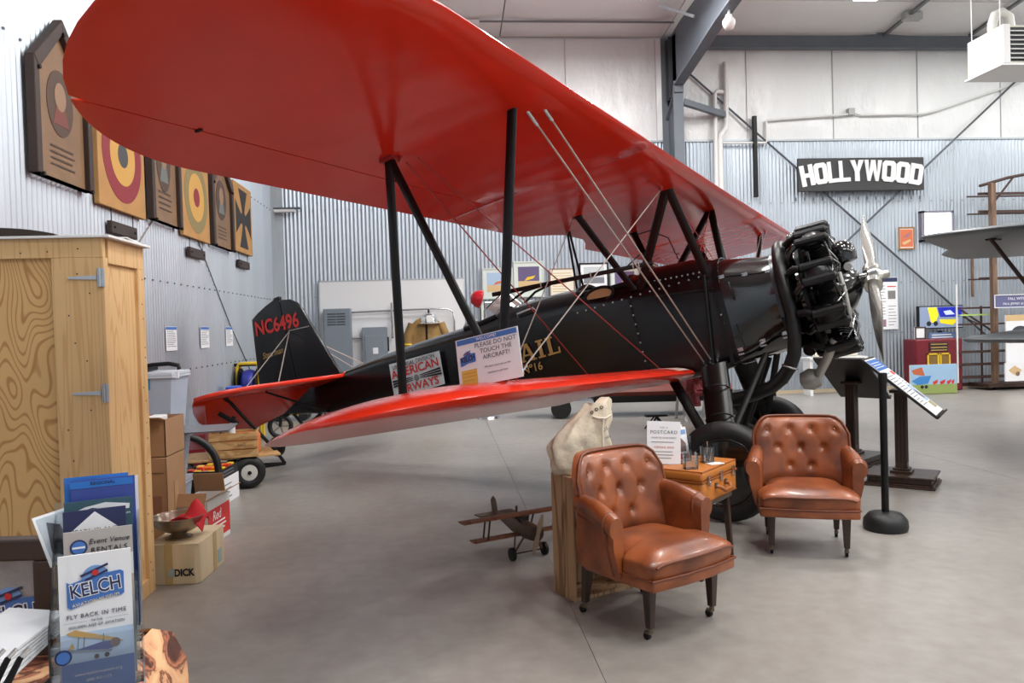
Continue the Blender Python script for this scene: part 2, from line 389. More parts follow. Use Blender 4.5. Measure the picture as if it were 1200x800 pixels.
bm_ = thing('eave_beam', 'long dark grey steel eave beam along the top of the back wall', 'beam', (11, 15.25, 7.06))
MB().bb(4.76 - 11, XR - 11 - .02, -.02, 0, 0, .30).build('beam_web', GSTEEL, bm_)
MB().bb(4.76 - 11, XR - 11 - .02, -.09, .07, .29, .31).bb(4.76 - 11, XR - 11 - .02, -.09, .07, -.01, .01).build('beam_flange', GSTEEL, bm_)
o = MB().bar((4.80, 14.78, 5.85), (5.83, 15.30, 5.73), .10, .12).build('bracket_arm', GSTEEL, bevel=.004); tag(o, 'short grey steel bracket arm reaching from the column to the white pipes', 'bracket')
MB().box((4.83, 14.79, 5.85), (.05, .06, .11)).build('end_plate', WHITE, o)
# bracing rods
for a, b, lab in (((5.0, 15.33, 6.69), (11.6, 15.33, .92), 'steel bracing rod sloping down to the right behind the black letter sign'),
                  ((12.9, 15.30, 7.05), (7.2, 15.30, 2.1), 'steel bracing rod sloping up to the right towards the heater')):
    tag(MB().cyl(a, b, .021, n=8).build('bracing_rod', mk('rod_steel', (84, 88, 96), .45, .3), smooth=40), lab, 'brace')
# pipes and conduit on the back wall
PIPE = mk('white_pipe', (214, 215, 214), .4)
tag(MB().tube([(5.87, 15.3, 6.8), (5.86, 15.3, 5.55), (5.84, 15.3, 5.45), (5.74, 15.3, 5.33), (5.72, 15.3, 5.22), (5.72, 15.3, 0)], .055, 10).build('white_pipe', PIPE, smooth=50), 'white plastic pipe with an offset bend running down the back wall', 'pipe')
tag(MB().tube([(5.82, 15.32, 6.2), (5.68, 15.3, 6.21), (5.63, 15.3, 6.15), (5.61, 15.3, 0)], .045, 10).build('white_pipe', PIPE, smooth=50), 'thin white plastic pipe with a top elbow, left of the offset pipe', 'pipe')
tag(MB().tube([(5.76, 15.33, 5.17), (6.7, 15.33, 5.17), (6.71, 15.33, 5.2), (6.71, 15.33, 5.6), (6.74, 15.33, 5.63), (8.5, 15.33, 5.74)], .025, 8).build('conduit', PIPE, smooth=50), 'thin white conduit stepping along the insulation above the corrugated steel', 'conduit')
jb = MB().bb(8.46, 8.60, 15.28, 15.40, 5.72, 5.86).build('junction_box', mk('box_grey', (170, 172, 172), .5), bevel=.01); tag(jb, 'small grey junction box on the white insulation above the letter sign', 'junction box')
tag(MB().tube([(8.6, 15.33, 5.77), (8.75, 15.33, 5.72), (10.1, 15.33, 5.74), (10.4, 15.33, 5.8), (12.3, 15.33, 6.4)], .022, 8).build('conduit', PIPE, smooth=50), 'thin white conduit rising to the right from the junction box to the heater', 'conduit')
tag(MB().bb(6.42, 6.50, 15.28, 15.36, 4.06, 5.71).build('wall_post', BLKM, bevel=.006), 'narrow black upright post fixed on the back wall left of the letter sign', 'post')
# ceiling conduits
CON = mk('conduit_steel', (118, 120, 122), .4, .5)
o = MB().cyl((.1, 14.6, 7.32), (4.6, 14.6, 7.32), .02, n=8).build('ceiling_conduit', CON, smooth=50); tag(o, 'thin conduit crossing the white ceiling left of the steel column', 'conduit')
o = MB().bb(.42, .85, 14.55, 14.66, 7.24, 7.34).build('conduit_box', WHITE, bevel=.01); tag(o, 'small white box on the ceiling conduit', 'junction box')
for x, lab, c2 in ((9.15, 'grey strut channel on the ceiling with a box, above the letter sign', 1), (11.0, 'grey strut channel on the ceiling left of the heater', 0), (12.4, 'grey strut channel on the ceiling above the heater', 0)):
    a = MB().bar((x, 15.1, 7.28), (x, 6.0, roofz(6) - .1), .07, .05).build('ceiling_channel', CON, bevel=.004); tag(a, lab, 'channel')
    if c2: MB().bb(x - .1, x + .25, 14.2, 14.36, 7.26, 7.40).build('box', mk('box_grey', (170, 172, 172), .5), a, bevel=.01)
o = MB().bar((4.6, 13.4, 6.95), (4.12, 13.9, 7.34), .05, .05).build('flange_brace', FLASH, bevel=.003); tag(o, 'pale grey diagonal brace from the rafter up to the ceiling', 'brace')
# dome camera on the rafter
ca = thing('security_camera', 'white dome camera hanging below the grey rafter', 'camera', (4.70, 12.05, 6.2))
MB().lathe([(.01, .0), (.07, .02), (.10, .09), (.10, .15), (.06, .2), (.05, .24)], 16).build('housing', WHITE, ca, smooth=50)
MB().cyl((0, 0, .24), (0, 0, .38), .02).build('mount', WHITE, ca)
# high-bay lamps: the room's own lights, each with an added ceiling fill
EMI = mk('lamp_diffuser', (255, 252, 248), .4, emit=14)
LP = [(x, y) for y in (12.2, 7.6, 3.0, -1.6) for x in (1.5, 3.6, 7.4, 11.3, 15.0)]
proto = None
for i, (x, y) in enumerate(LP):
    z = roofz(y) - .62
    lp = thing('high_bay_lamp', 'white linear high bay lamp hung from the ceiling', 'lamp', (x, y, z), 0, 'high bay lamps under the ceiling')
    if proto is None:
        h = MB().prism([(-.22, 0), (.22, 0), (.14, .09), (-.14, .09)], (0, -.6, 0), (1, 0, 0), (0, 0, 1), -1.2).build('housing', WHITE, lp, bevel=.005)
        d = MB().bb(-.2, .2, -.58, .58, -.012, -.002).build('diffuser', EMI, lp)
        g = MB().cyl((0, -.4, .09), (0, -.4, .55), .008, n=6).cyl((0, .4, .09), (0, .4, .55), .008, n=6).build('hanger', STEEL, lp)
        proto = (h, d, g)
    else:
        for q in proto: inst(q, lp)
    ld = bpy.data.lights.new('high_bay_light', 'AREA'); ld.shape = 'RECTANGLE'; ld.size = .4; ld.size_y = 1.16; ld.energy = LAMP_W; ld.color = (1, .985, .965)
    lo = bpy.data.objects.new('lamp_light', ld); COL.objects.link(lo); lo.parent = lp; lo.location = (0, 0, -.03)
    lu = bpy.data.lights.new('added_ceiling_fill', 'AREA'); lu.shape = 'RECTANGLE'; lu.size = .26; lu.size_y = 1.1; lu.energy = LAMP_W * .22; lu.color = ld.color     # added fill that brightens the ceiling; the housing itself is closed on top
    l2 = bpy.data.objects.new('ceiling_fill_light', lu); COL.objects.link(l2); l2.parent = lp; l2.location = (0, 0, .10); l2.rotation_euler = (math.pi, 0, 0)
# ------------------------------------------------------------------ the big biplane
# body axes: x to the nose, n to the near (right-hand) wing, z up; it stands nose-high on its tail wheel
HD, AP, RW = -.5702, .2359, .3925
_F = Vector((math.cos(HD), math.sin(HD), 0)); _N = Vector((math.sin(HD), -math.cos(HD), 0))
_x3 = _F * math.cos(AP) + Vector((0, 0, math.sin(AP))); _z3 = -_F * math.sin(AP) + Vector((0, 0, math.cos(AP))); _y3 = -_N
_o = Vector((2.7143, 6.6804, RW)) - _z3 * RW
ac = thing('biplane', 'large black biplane with red wings, radial engine and steel propeller', 'airplane')
ac.matrix_world = Matrix(((_x3.x, _y3.x, _z3.x, _o.x), (_x3.y, _y3.y, _z3.y, _o.y), (_x3.z, _y3.z, _z3.z, _o.z), (0, 0, 0, 1)))
def A(): return MB(True)
def foil(c):
    yt = 5 * .105 * (.2969 * math.sqrt(max(c, 0)) - .126 * c - .3516 * c * c + .2843 * c ** 3 - .1036 * c ** 4)
    yc = .16 * c * (1 - c)
    return yc + yt, yc - yt
class Wing:
    def __init__(s, xle, xte, xtip, half, s0l, s0t, z0, dih): s.__dict__.update(locals())
    def ed(s, n):
        a = abs(n)
        g = lambda s0: 1 - math.sqrt(max(0, 1 - (max(0, a - s0) / (s.half - s0)) ** 2))
        return s.xle - (s.xle - s.xtip) * g(s.s0l), s.xte + (s.xtip - s.xte) * g(s.s0t)
    def pt(s, n, c, top):
        le, te = s.ed(n); ch = le - te; u, l = foil(c); full = s.xle - s.xte
        k = ch if ch < full * .999 else full
        return (le - c * ch, n, s.z0 + s.dih * abs(n) + (u if top else l) * (.35 * full + .65 * k) * min(1, (k / full) ** .5 * 1.0))
    def cx(s, n, x):
        le, te = s.ed(n); ch = max(le - te, 1e-4); return min(1, max(0, (le - x) / ch))
    def loop(s, n, c0, c1, K=12):
        cs = [c0 + (c1 - c0) * (1 - math.cos(k / K * math.pi)) / 2 for k in range(K + 1)]
        return [s.pt(n, c, True) for c in cs[::-1]] + [s.pt(n, c, False) for c in (cs[1:] if c0 <= 0 else cs)]
UW = Wing(.335, -1.335, -.25, 5.54, 4.5, 4.39, 2.757, .003)
LW = Wing(-.185, -1.52, -.72, 4.66, 3.75, 3.55, 1.166, .041)
def spans(a, b, half, n, tip=4.3):
    """stations from a to b, crowding towards the tip"""
    out = []
    for i in range(n + 1):
        t = i / n; out.append(a + (b - a) * t)
    if b > tip: out = [q for q in out if q < tip] + [tip + (b - tip) * math.sin(i / 14 * math.pi / 2) for i in range(15)]
    return out
HX, AI = -.965, 2.07
def upper_main():
    st = []
    half = spans(0, 5.538, 5.54, 22)
    near = []
    for q in half:
        near.append(q)
    rows = []
    def hinge(n): return UW.cx(n, HX) if abs(n) > AI else 1.0
    ns = sorted(set([-q for q in near] + near + [AI, AI + .001, -AI, -AI - .001]))
    for n in ns:
        c1 = hinge(n)
        le, te = UW.ed(n)
        if abs(n) < .62: c1 = min(c1, UW.cx(n, -1.335 + .2 * (1 - (abs(n) / .62) ** 4)))
        rows.append(UW.loop(n, 0, max(c1, .02)))
    return rows
uw = A().rings(upper_main()).build('upper_wing', RED, ac, smooth=45)
for sg in (1, -1):
    rows = []
    for n in spans(AI + .012, 5.247, 5.54, 18, 4.3):
        c0 = UW.cx(n, HX - .007)
        if c0 < .998: rows.append(UW.loop(sg * n, c0, 1.0, 5))
    A().rings(rows).build('aileron', RED, uw, smooth=45)
    mb = A()
    for n in (3.2, 4.66):
        p = UW.pt(sg * n, UW.cx(n, HX), False); mb.box((p[0], p[1], p[2]), (.035, .016, .012))
    mb.build('aileron_hinge', BLKM, uw)
for sg in (1, -1):
    rows = [LW.loop(sg * n, 0, 1.0) for n in spans(.47, 4.655, 4.66, 16, 3.6)]
    lw = A().rings(rows).build('lower_wing', RED, ac, smooth=45)
    mb = A(); R1 = []
    for n in (.52, .62, .74, .86):
        R1.append([(lambda p: (p[0], p[1], p[2] + .0025))(LW.pt(sg * n, c, True)) for c in (.02, .05, .1, .2, .35, .6)])
    mb.rings(R1, False, False).build('walkway_patch', mk('pale_walkway', (206, 176, 164), .7), lw)
# interplane struts (N shape), near and far
YS = 3.56
for sg in (1, -1):
    mb = A().strut((.07, sg * YS, 2.75), (-.375, sg * YS, 1.36), .058, .03, (1, 0, 0)); mb.build('interplane_strut', STRM, ac, smooth=60)
    A().strut((-.735, sg * YS, 2.76), (-1.02, sg * YS, 1.37), .058, .03, (1, 0, 0)).build('interplane_strut', STRM, ac, smooth=60)
    A().strut((-.725, sg * YS, 2.745), (-.37, sg * YS, 1.40), .052, .03, (1, 0, 0)).build('diagonal_strut', STRM, ac, smooth=60)
    mb = A()
    for x, z in ((.07, 2.752), (-.735, 2.762)): mb.box((x, sg * YS, z), (.09, .06, .035)).cyl((x + .05, sg * (YS - .06), z + .02), (x + .04, sg * (YS - .03), z - .02), .012, n=8)
    mb.build('strut_fitting', mk('red_fitting', (150, 40, 34), .4), ac, smooth=40)
# cabane struts
for sg in (1, -1):
    A().strut((.065, sg * .77, 2.74), (.11, sg * .41, 1.99), .075, .032, (1, 0, 0)).build('cabane_strut', STRM, ac, smooth=60)
    A().strut((.06, sg * .77, 2.74), (-.50, sg * .40, 2.02), .075, .032, (1, 0, 0)).build('cabane_strut', STRM, ac, smooth=60)
    A().strut((-.765, sg * .77, 2.77), (-.54, sg * .43, 2.03), .065, .03, (1, 0, 0)).build('cabane_strut', STRM, ac, smooth=60)
    A().box((.06, sg * .77, 2.745), (.12, .07, .04)).box((-.765, sg * .77, 2.765), (.08, .05, .03)).build('strut_fitting', BLKM, ac)
for dx in (-.035, .035):
    A().cyl((-1.06 + dx * .3, .31, 2.77), (-1.205 + dx, 0.0, 2.24), .011, n=8).build('control_rod', BLKM, ac, smooth=50)
# fuselage: rings of (x, half width, bottom, longeron, top)
FS = [(.16, .425, 1.16, 1.80, 2.125), (-.05, .435, 1.14, 1.86, 2.19), (-.40, .44, 1.14, 1.93, 2.225), (-.60, .44, 1.15, 1.96, 2.20), (-.64, .44, 1.15, 1.96, 2.195),
      (-.86, .44, 1.17, 1.98, 2.19), (-1.12, .438, 1.19, 2.0, 2.24), (-1.16, .438, 1.19, 2.0, 2.25), (-1.6, .43, 1.24, 2.02, 2.275), (-1.98, .415, 1.29, 2.03, 2.28),
      (-2.02, .413, 1.295, 2.03, 2.275), (-2.22, .40, 1.32, 2.04, 2.24), (-2.42, .388, 1.35, 2.05, 2.225), (-2.46, .385, 1.355, 2.05, 2.22), (-3.1, .32, 1.46, 2.06, 2.215), (-3.7, .25, 1.575, 2.06, 2.20),
      (-4.2, .185, 1.66, 2.06, 2.165), (-4.7, .115, 1.74, 2.05, 2.13), (-5.2, .055, 1.83, 2.03, 2.10), (-5.42, .03, 1.88, 2.02, 2.08)]
TT = [12, 25, 40, 55, 70, 80]
def fring(x, hw, zb, zl, zt):
    h = [(0, zb), (hw * .5, zb), (hw * .85, zb + .012), (hw * .965, zb + .045), (hw, zb + .12), (hw, (zb + zl) / 2), (hw, zl)]
    h += [(hw * math.cos(math.radians(t)), zl + (zt - zl) * math.sin(math.radians(t))) for t in TT] + [(0, zt)]
    full = h + [(-a, b) for a, b in h[-2:0:-1]]
    return [(x, a, b) for a, b in full]
RR = [fring(*q) for q in FS]; n_ = len(RR[0])
vs_ = [p for r in RR for p in r]; F_ = []
def hole(i, j):   # cockpit openings in the top skin
    x0, x1 = FS[i][0], FS[i + 1][0]; mid = (x0 + x1) / 2
    top = 9 <= j <= 16
    return top and (-1.12 < mid < -.64 or -2.42 < mid < -2.02)
for i in range(len(RR) - 1):
    for j in range(n_):
        if hole(i, j): continue
        a = i * n_ + j; b = i * n_ + (j + 1) % n_; F_.append((a, b, b + n_, a + n_))
F_.append(tuple(range(n_))); F_.append(tuple((len(RR) - 1) * n_ + j for j in range(n_)))
fu = A().add(vs_, F_).build('fuselage', BLK, ac, smooth=40)
TAN = mk('tan_cockpit_lining', (196, 160, 112), .6)
for x0, x1, i0, i1 in ((-1.12, -.64, 4, 6), (-2.42, -2.02, 10, 12)):
    rim = [RR[i][9] for i in range(i0, i1 + 1)] + [RR[i1][j] for j in range(10, 17)] + [RR[i][17] for i in range(i1, i0 - 1, -1)] + [RR[i0][j] for j in range(16, 9, -1)]
    A().tube([(p[0], p[1], p[2] + .005) for p in rim], .028, 8, closed=True).build('cockpit_coaming', BLKM, fu, smooth=60)
    zf = 1.55
    A().add([(x0 + .02, -.3, zf), (x1 - .02, -.3, zf), (x1 - .02, .3, zf), (x0 + .02, .3, zf), (x0 + .02, -.3, 2.13), (x1 - .02, -.3, 2.13), (x1 - .02, .3, 2.13), (x0 + .02, .3, 2.13)],
            [(0, 1, 2, 3), (0, 1, 5, 4), (1, 2, 6, 5), (2, 3, 7, 6), (3, 0, 4, 7)]).build('cockpit_lining', TAN, fu)
    A().box((x0 + .12, 0, 1.92), (.08, .5, .5)).build('seat_back', mk('dark_tan_seat', (140, 100, 66), .6), fu, bevel=.03)
# oval door pad beside the front cockpit
A().prism([(q[0], q[1]) for q in circ(.135, -.88, 2.085, 20, .062)], (0, .408, 0), (1, 0, 0), (0, 0, 1), .012).build('arm_pad', TAN, fu, bevel=.003)
A().tube([(a, .412, b) for a, b in circ(.14, -.88, 2.085, 24, .066)], .014, 8, closed=True).build('pad_rim', BLKM, fu, smooth=60)
# windscreens
WSM = acrylic('windscreen', (.86, .78, .76, 1), .5)
for x0, z0, w_ in ((-.36, 2.20, .34), (-1.84, 2.275, .30)):
    P = []
    for k in range(9):
        t = (k / 8 - .5) * 2; P.append((x0 - .16 * t * t, t * w_, z0 - .10 * t * t)); 
    top = [(p[0] - .15, p[1] * .82, p[2] + .20 - .06 * abs(k - 4) / 4) for k, p in enumerate(P)]
    A().rings([P, top], False, False).build('windscreen', WSM, fu, smooth=60)
    A().tube(top, .006, 6).build('windscreen_edge', BLKM, fu, smooth=60)
# rear fairing edge, headrest hoop, handles
A().tube([(-2.02, -.2, 2.27), (-1.75, -.13, 2.38), (-1.42, 0, 2.40), (-1.75, .13, 2.38), (-2.02, .2, 2.27)], .014, 6).build('headrest_hoop', BLKM, fu, smooth=60)
A().lathe([(.01, 0), (.09, .01), (.10, .04), (.06, .09), (.01, .1)], 14, (-2.5, 0, 2.19)).build('headrest', mk('silver_headrest', (150, 150, 152), .3, .6), fu, smooth=50)
A().tube([(-1.75, .395, 2.11), (-1.74, .42, 2.14), (-1.56, .415, 2.15), (-1.55, .39, 2.12)], .012, 8).build('hand_hold', STEEL, fu, smooth=60)
# rivet and lace rows
mb = A()
def rv(x, n, z): mb.box((x, n, z), (.014, .012, .014))
for k in range(26): rv(-2.2 + k * .09, .437 - max(0, -1.0 - (-2.2 + k * .09)) * .03, 1.985 - .01 * k / 26)
for k in range(9): rv(-.60, .443, 1.22 + k * .085)
for k in range(13): rv(-.5 + k * .05, .43 * math.cos(math.radians(30)) + .007, 2.075 - k * .005)
for k in range(16):
    t = math.radians(-65 + k * 9.5); rv(.15, .432 * math.cos(t), 1.60 + .46 * math.sin(t))
rvo = mb.build('rivets', STEEL, fu); rvo['kind'] = 'stuff'
A().bar((-.60, .441, 1.18), (-.60, .441, 1.97), .02, .004, (0, 1, 0)).bar((.14, .434, 1.18), (.14, .436, 1.80), .03, .004, (0, 1, 0)).bar((-.60, .442, 1.955), (.14, .434, 1.85), .015, .004, (0, 1, 0)).build('skin_seam', BLKM, fu)
A().cyl((.10, .45, 1.98), (-.02, .47, 1.2), .014, n=8).build('drain_pipe', BLKM, fu, smooth=50)
# cowling: from the firewall ring to a round front
C0 = RR[0]; CR = []
for k in range(9):
    t = k / 8; x = .16 + .50 * t; ring = []
    for p in C0:
        a = math.atan2(p[2] - 1.63, p[1]); r = .425
        q = (r * math.cos(a), 1.603 + r * math.sin(a)); s_ = t * t * (3 - 2 * t); s_ = min(1, t * 1.25) if t < .8 else 1
        ring.append((x, p[1] * (1 - s_) + q[0] * s_, p[2] * (1 - s_) + q[1] * s_))
    CR.append(ring)
co = A().rings(CR).build('cowling', BLKG, ac, smooth=45)
def ringband(x0, x1, k, out, name, m):
    r0 = CR[k]; c = (0, 1.61)
    g = lambda x, o: [(x, p[1] * (1 + o / .43), c[1] + (p[2] - c[1]) * (1 + o / .43)) for p in r0]
    A().rings([g(x0, .0), g(x0, out), g(x1, out), g(x1, 0)], True, False).build(name, m, co, smooth=30)
ringband(.145, .20, 0, .008, 'cowl_band', BLK); ringband(.61, .665, 8, .007, 'cowl_band', mk('band_steel', (60, 62, 66), .3, .6))
for a0 in (40, -32):   # panel joints with latches
    P = []
    for k in range(9):
        a = math.radians(a0); r = CR[k]; best = min(r, key=lambda p: abs(math.atan2(p[2] - 1.61, p[1]) - a)); P.append((best[0], best[1] * 1.006, 1.61 + (best[2] - 1.61) * 1.006))
    A().tube(P, .005, 6).build('cowl_joint', BLKM, co)
    mb = A()
    for k in (1, 4, 7): mb.box(P[k], (.05, .012, .03)).box((P[k][0], P[k][1], P[k][2] - .04), (.05, .012, .012))
    mb.build('cowl_latch', STEEL, co)
A().tube([(.28, .435, 1.86), (.28, .45, 1.85), (.29, .455, 1.72), (.29, .44, 1.71)], .008, 6).build('cowl_handle', BLKM, co, smooth=50)
A().bar((.25, .437, 1.50), (.27, .43, 1.30), .012, .012).build('cowl_handle', BLKM, co)
# radial engine: crankcase with nine finned cylinders
ZT = 1.603
Mx = Matrix(((0, 0, 1), (1, 0, 0), (0, 1, 0)))   # lathe axis -> +x
en = A().lathe([(.05, .62), (.33, .64), (.33, .70), (.27, .78), (.27, 1.08), (.24, 1.11), (.19, 1.17), (.10, 1.235), (.065, 1.25), (.06, 1.30)], 28, (0, 0, ZT), Mx).build('engine', BLKG, ac, smooth=30)
ENG = mk('engine_black', (18, 18, 20), .3, .2)
cyl = None
for k in range(9):
    if cyl is None:
        mb = MB()
        prof = [(.10, .25), (.10, .27)]
        for q in range(9): prof += [(.075, .275 + q * .022), (.098, .277 + q * .022), (.098, .284 + q * .022), (.075, .287 + q * .022)]
        prof += [(.09, .475), (.10, .49), (.105, .53), (.08, .56), (.03, .575)]
        mb.lathe(prof, 16)
        for y in (-.062, .062):      # rocker boxes along the engine axis
            mb.tube([(y, -.12, .555), (y, .12, .545)], .036, 10).tube([(y, -.12, .555), (y, -.135, .556)], [.036, .012], 10).tube([(y, .12, .545), (y, .14, .545)], [.036, .012], 10)
        for q in range(5): mb.box((0, 0, .505 + q * .011), (.20, .19, .004))
        cyl = mb.build('cylinder', ENG, en, smooth=35)
        pr = MB().cyl((-.045, .10, .25), (-.062, .125, .53), .013, n=8).cyl((.045, .10, .25), (.062, .125, .53), .013, n=8).build('pushrod_tubes', BLKG, en, smooth=50)
        ip = MB().tube([(.06, -.12, .54), (.10, -.18, .52), (.12, -.22, .42), (.11, -.22, .30)], .028, 10).build('intake_pipe', BLKG, en, smooth=60)
        ex = MB().tube([(-.06, -.12, .54), (-.08, -.17, .52), (-.07, -.22, .49)], .032, 10).build('exhaust_stub', BLKM, en, smooth=60)
        wr = MB().tube([(-.03, .12, .20), (-.09, .16, .33), (-.11, .12, .45), (-.08, .05, .53)], .007, 6).tube([(.03, .12, .20), (.10, .15, .33), (.11, .1, .47), (.05, .03, .54)], .007, 6).build('ignition_lead', STEEL, en, smooth=60)
        src = [cyl, pr, ip, ex, wr]
    else: src = [inst(q, en) for q in (cyl, pr, ip, ex, wr)]
    a = k * 2 * math.pi / 9 + math.radians(4)
    # local cylinder z -> radial, local y -> +x of the body
    rad = Vector((0, math.sin(a), math.cos(a))); ax = Vector((1, 0, 0)); tn = ax.cross(rad)
    for o in src: o.matrix_local = Matrix(((tn.x, ax.x, rad.x, .985), (tn.y, ax.y, rad.y, 0), (tn.z, ax.z, rad.z, ZT), (0, 0, 0, 1)))
A().lathe([(.02, -.02), (.10, 0), (.11, .06), (.10, .13), (.06, .17), (.01, .185)], 18, (1.17, .04, 1.79)).build('distributor_dome', BLKG, en, smooth=40)
A().cyl((1.19, .08, 1.75), (1.19, .19, 1.735), .032, n=14).build('distributor_cap', mk('grey_cap', (150, 150, 148), .5), en, smooth=40)
A().tube([(1.12, .24, 1.70), (1.13, .34, 1.55), (1.12, .38, 1.36), (1.1, .36, 1.25)], .016, 8).build('pale_tube', mk('pale_tube', (150, 148, 144), .5), en, smooth=60)
A().tube([(.95, .28, 1.18), (.84, .24, 1.03), (.75, .2, .93)], .038, 12).build('air_pipe', mk('dull_aluminium', (168, 166, 160), .45, .6), en, smooth=60)
A().lathe([(.02, -.09), (.07, -.075), (.095, 0), (.07, .075), (.02, .09)], 18, (.67, .12, .90), Mx).build('oil_sump', MATS['dull_aluminium'], en, smooth=50)
A().lathe([(.25, .83), (.465, .83), (.465, .86), (.25, .86)], 36, (0, 0, ZT), Mx).build('baffle_ring', BLKM, en)
mb = A(); R_ = random.Random(2)
for k in range(46):
    a = R_.uniform(0, 6.28); r = R_.uniform(.3, .56); x = R_.uniform(.9, 1.12); mb.box((x, r * math.sin(a), ZT + r * math.cos(a)), (.016, .012, .012), (a, R_.random(), 0))
mb.build('engine_fittings', STEEL, en)['kind'] = 'stuff'
for k in range(9):       # oil and air lines looping between neighbouring heads
    a = k * 2 * math.pi / 9 + math.radians(4); b = a + 2 * math.pi / 9; m = (a + b) / 2
    A().tube([(1.08, .53 * math.sin(a), ZT + .53 * math.cos(a)), (1.10, .46 * math.sin(m), ZT + .46 * math.cos(m)), (1.08, .53 * math.sin(b), ZT + .53 * math.cos(b))], .012, 8).build('oil_line', BLKG, en, smooth=60)
    A().tube([(.93, .52 * math.sin(a + .12), ZT + .52 * math.cos(a + .12)), (.92, .40 * math.sin(m), ZT + .40 * math.cos(m)), (.99, .30 * math.sin(m), ZT + .30 * math.cos(m))], .024, 8).build('intake_elbow', BLKG, en, smooth=60)
# exhaust collector ring and tail pipe
P = [(.70, .44 * math.sin(math.radians(t)), ZT + .47 * math.cos(math.radians(t))) for t in range(-170, 112, 12)]
P += [(.69, .44, 1.36), (.67, .44, 1.25), (.635, .43, 1.14), (.575, .42, 1.05), (.49, .41, .97), (.39, .40, .92), (.26, .40, .895), (.12, .40, .885), (.05, .40, .89)]
A().tube(P, .056, 12).build('exhaust_collector', mk('exhaust_black', (24, 23, 23), .38, .3), ac, smooth=60)
A().torus((.575, .42, 1.05), (.6, 0, 1), .06, .008, 18, 6).build('exhaust_clamp', STEEL, ac, smooth=60)
# propeller: forged steel blades, near blade pointing low
PRM = mk('propeller_metal', (186, 184, 178), .22, .85)
hx = 1.335
pr_ = A().lathe([(.03, -.10), (.055, -.09), (.06, -.03), (.085, -.02), (.09, .05), (.06, .07), (.035, .09), (.03, .13), (.01, .135)], 20, (hx, 0, ZT), Mx).build('propeller', PRM, ac, smooth=40)
for sg in (1, -1):
    d = Vector((-sg * .045, sg * 1.1, -sg * .655)).normalized(); cr = Vector((1, 0, 0)); tv = cr.cross(d)
    R1 = []
    for k in range(19):
        t = k / 18; r = .06 + t * 1.22
        if t < .12: w_, th = .042, .042
        else:
            u = (t - .12) / .88; w_ = (.042 + .032 * math.sin(min(1, u * 1.5) * math.pi / 2)) * (1 - max(0, u - .5) ** 2 * 3.2); th = .042 * (1 - u) ** 1.2 + .004
            w_ = max(w_, .012)
        an = math.radians(62 - 50 * t); e1 = tv * math.cos(an) + cr * math.sin(an) * 1; e2 = d.cross(e1)
        c = Vector((hx, 0, ZT)) + d * r
        R1.append([c + e1 * w_ * math.cos(q * math.pi / 6) + e2 * th * math.sin(q * math.pi / 6) for q in range(12)])
    A().rings(R1).build('blade', PRM, pr_, smooth=50)
    c = Vector((hx, 0, ZT)) + d * .10
    A().cyl(c - d * .02, c + d * .05, .072, n=16).build('blade_clamp', PRM, pr_, smooth=40)
mb = A()
for k in range(6):
    a = k * math.pi / 3; mb.cyl((hx + .0, .085 * math.sin(a), ZT + .085 * math.cos(a)), (hx + .05, .085 * math.sin(a), ZT + .085 * math.cos(a)), .014, n=6)
mb.build('hub_bolts', STEEL, pr_)
# undercarriage
for sg in (1, -1):
    wh = A().lathe([(.02, -.075), (.12, -.07), (.27, -.045), (.275, .045), (.12, .07), (.02, .075)], 32, (0, sg * 1.05, RW), Matrix(((1, 0, 0), (0, 0, 1), (0, 1, 0)))).build('wheel', BLKG, ac, smooth=40)
    A().torus((0, sg * 1.05, RW), (0, 1, 0), .308, .085, 40, 14).build('tyre', RUB, wh, smooth=60)
    A().torus((0, sg * 1.115, RW), (0, 1, 0), .262, .012, 40, 8).build('wheel_rim', BLKG, wh, smooth=60)
    A().cyl((0, sg * 1.1, RW), (0, sg * 1.16, RW), .04, n=14).build('hub_cap', STEEL, wh, smooth=40)
    # faired shock strut
    R1 = []
    for t in (0, .5, 1):
        c = Vector((.02, .60, 1.22)).lerp(Vector((.02, .93, .70)), t); hw = .115
        R1.append([c + Vector((hw * math.cos(q * math.pi / 8) ** 1 , .055 * math.sin(q * math.pi / 8), 0)) for q in range(16)])
    R1 = [[(p[0], sg * p[1], p[2]) for p in r] for r in R1]
    lg = A().rings(R1).build('gear_fairing', STRM, ac, smooth=40)
    A().box((-.03, sg * .73, 1.05), (.055, .01, .035), Euler((sg * -.55, 0, 0)).to_matrix()).build('data_plate', mk('brass_plate', (170, 160, 136), .4, .4), lg)
    for zz, nn in ((1.0, .745), (.78, .885)): A().torus((.02, sg * nn, zz), (0, -sg * .3, .5), .108, .006, 24, 6).build('fairing_strap', BLKM, lg)
    A().cyl((.02, sg * .93, .72), (0, sg * .97, RW), .035, n=12).build('axle_leg', BLKM, ac, smooth=50)
    A().strut((-.40, sg * .44, 1.17), (-.06, sg * .94, .50), .085, .035, (1, 0, -.3)).build('rear_brace', BLKM, ac, smooth=50)
    A().strut((.40, sg * .32, 1.2), (.06, sg * .9, .62), .06, .03, (1, 0, 0)).build('front_brace', BLKM, ac, smooth=50)
    A().cyl((0, sg * .97, RW), (0, sg * .06, .62), .024, n=10).build('axle_tube', BLKM, ac, smooth=50)
    A().strut((.35, sg * .12, 1.16), (0.02, sg * .08, .63), .05, .03, (1, 0, 0)).build('centre_brace', BLKM, ac, smooth=50)
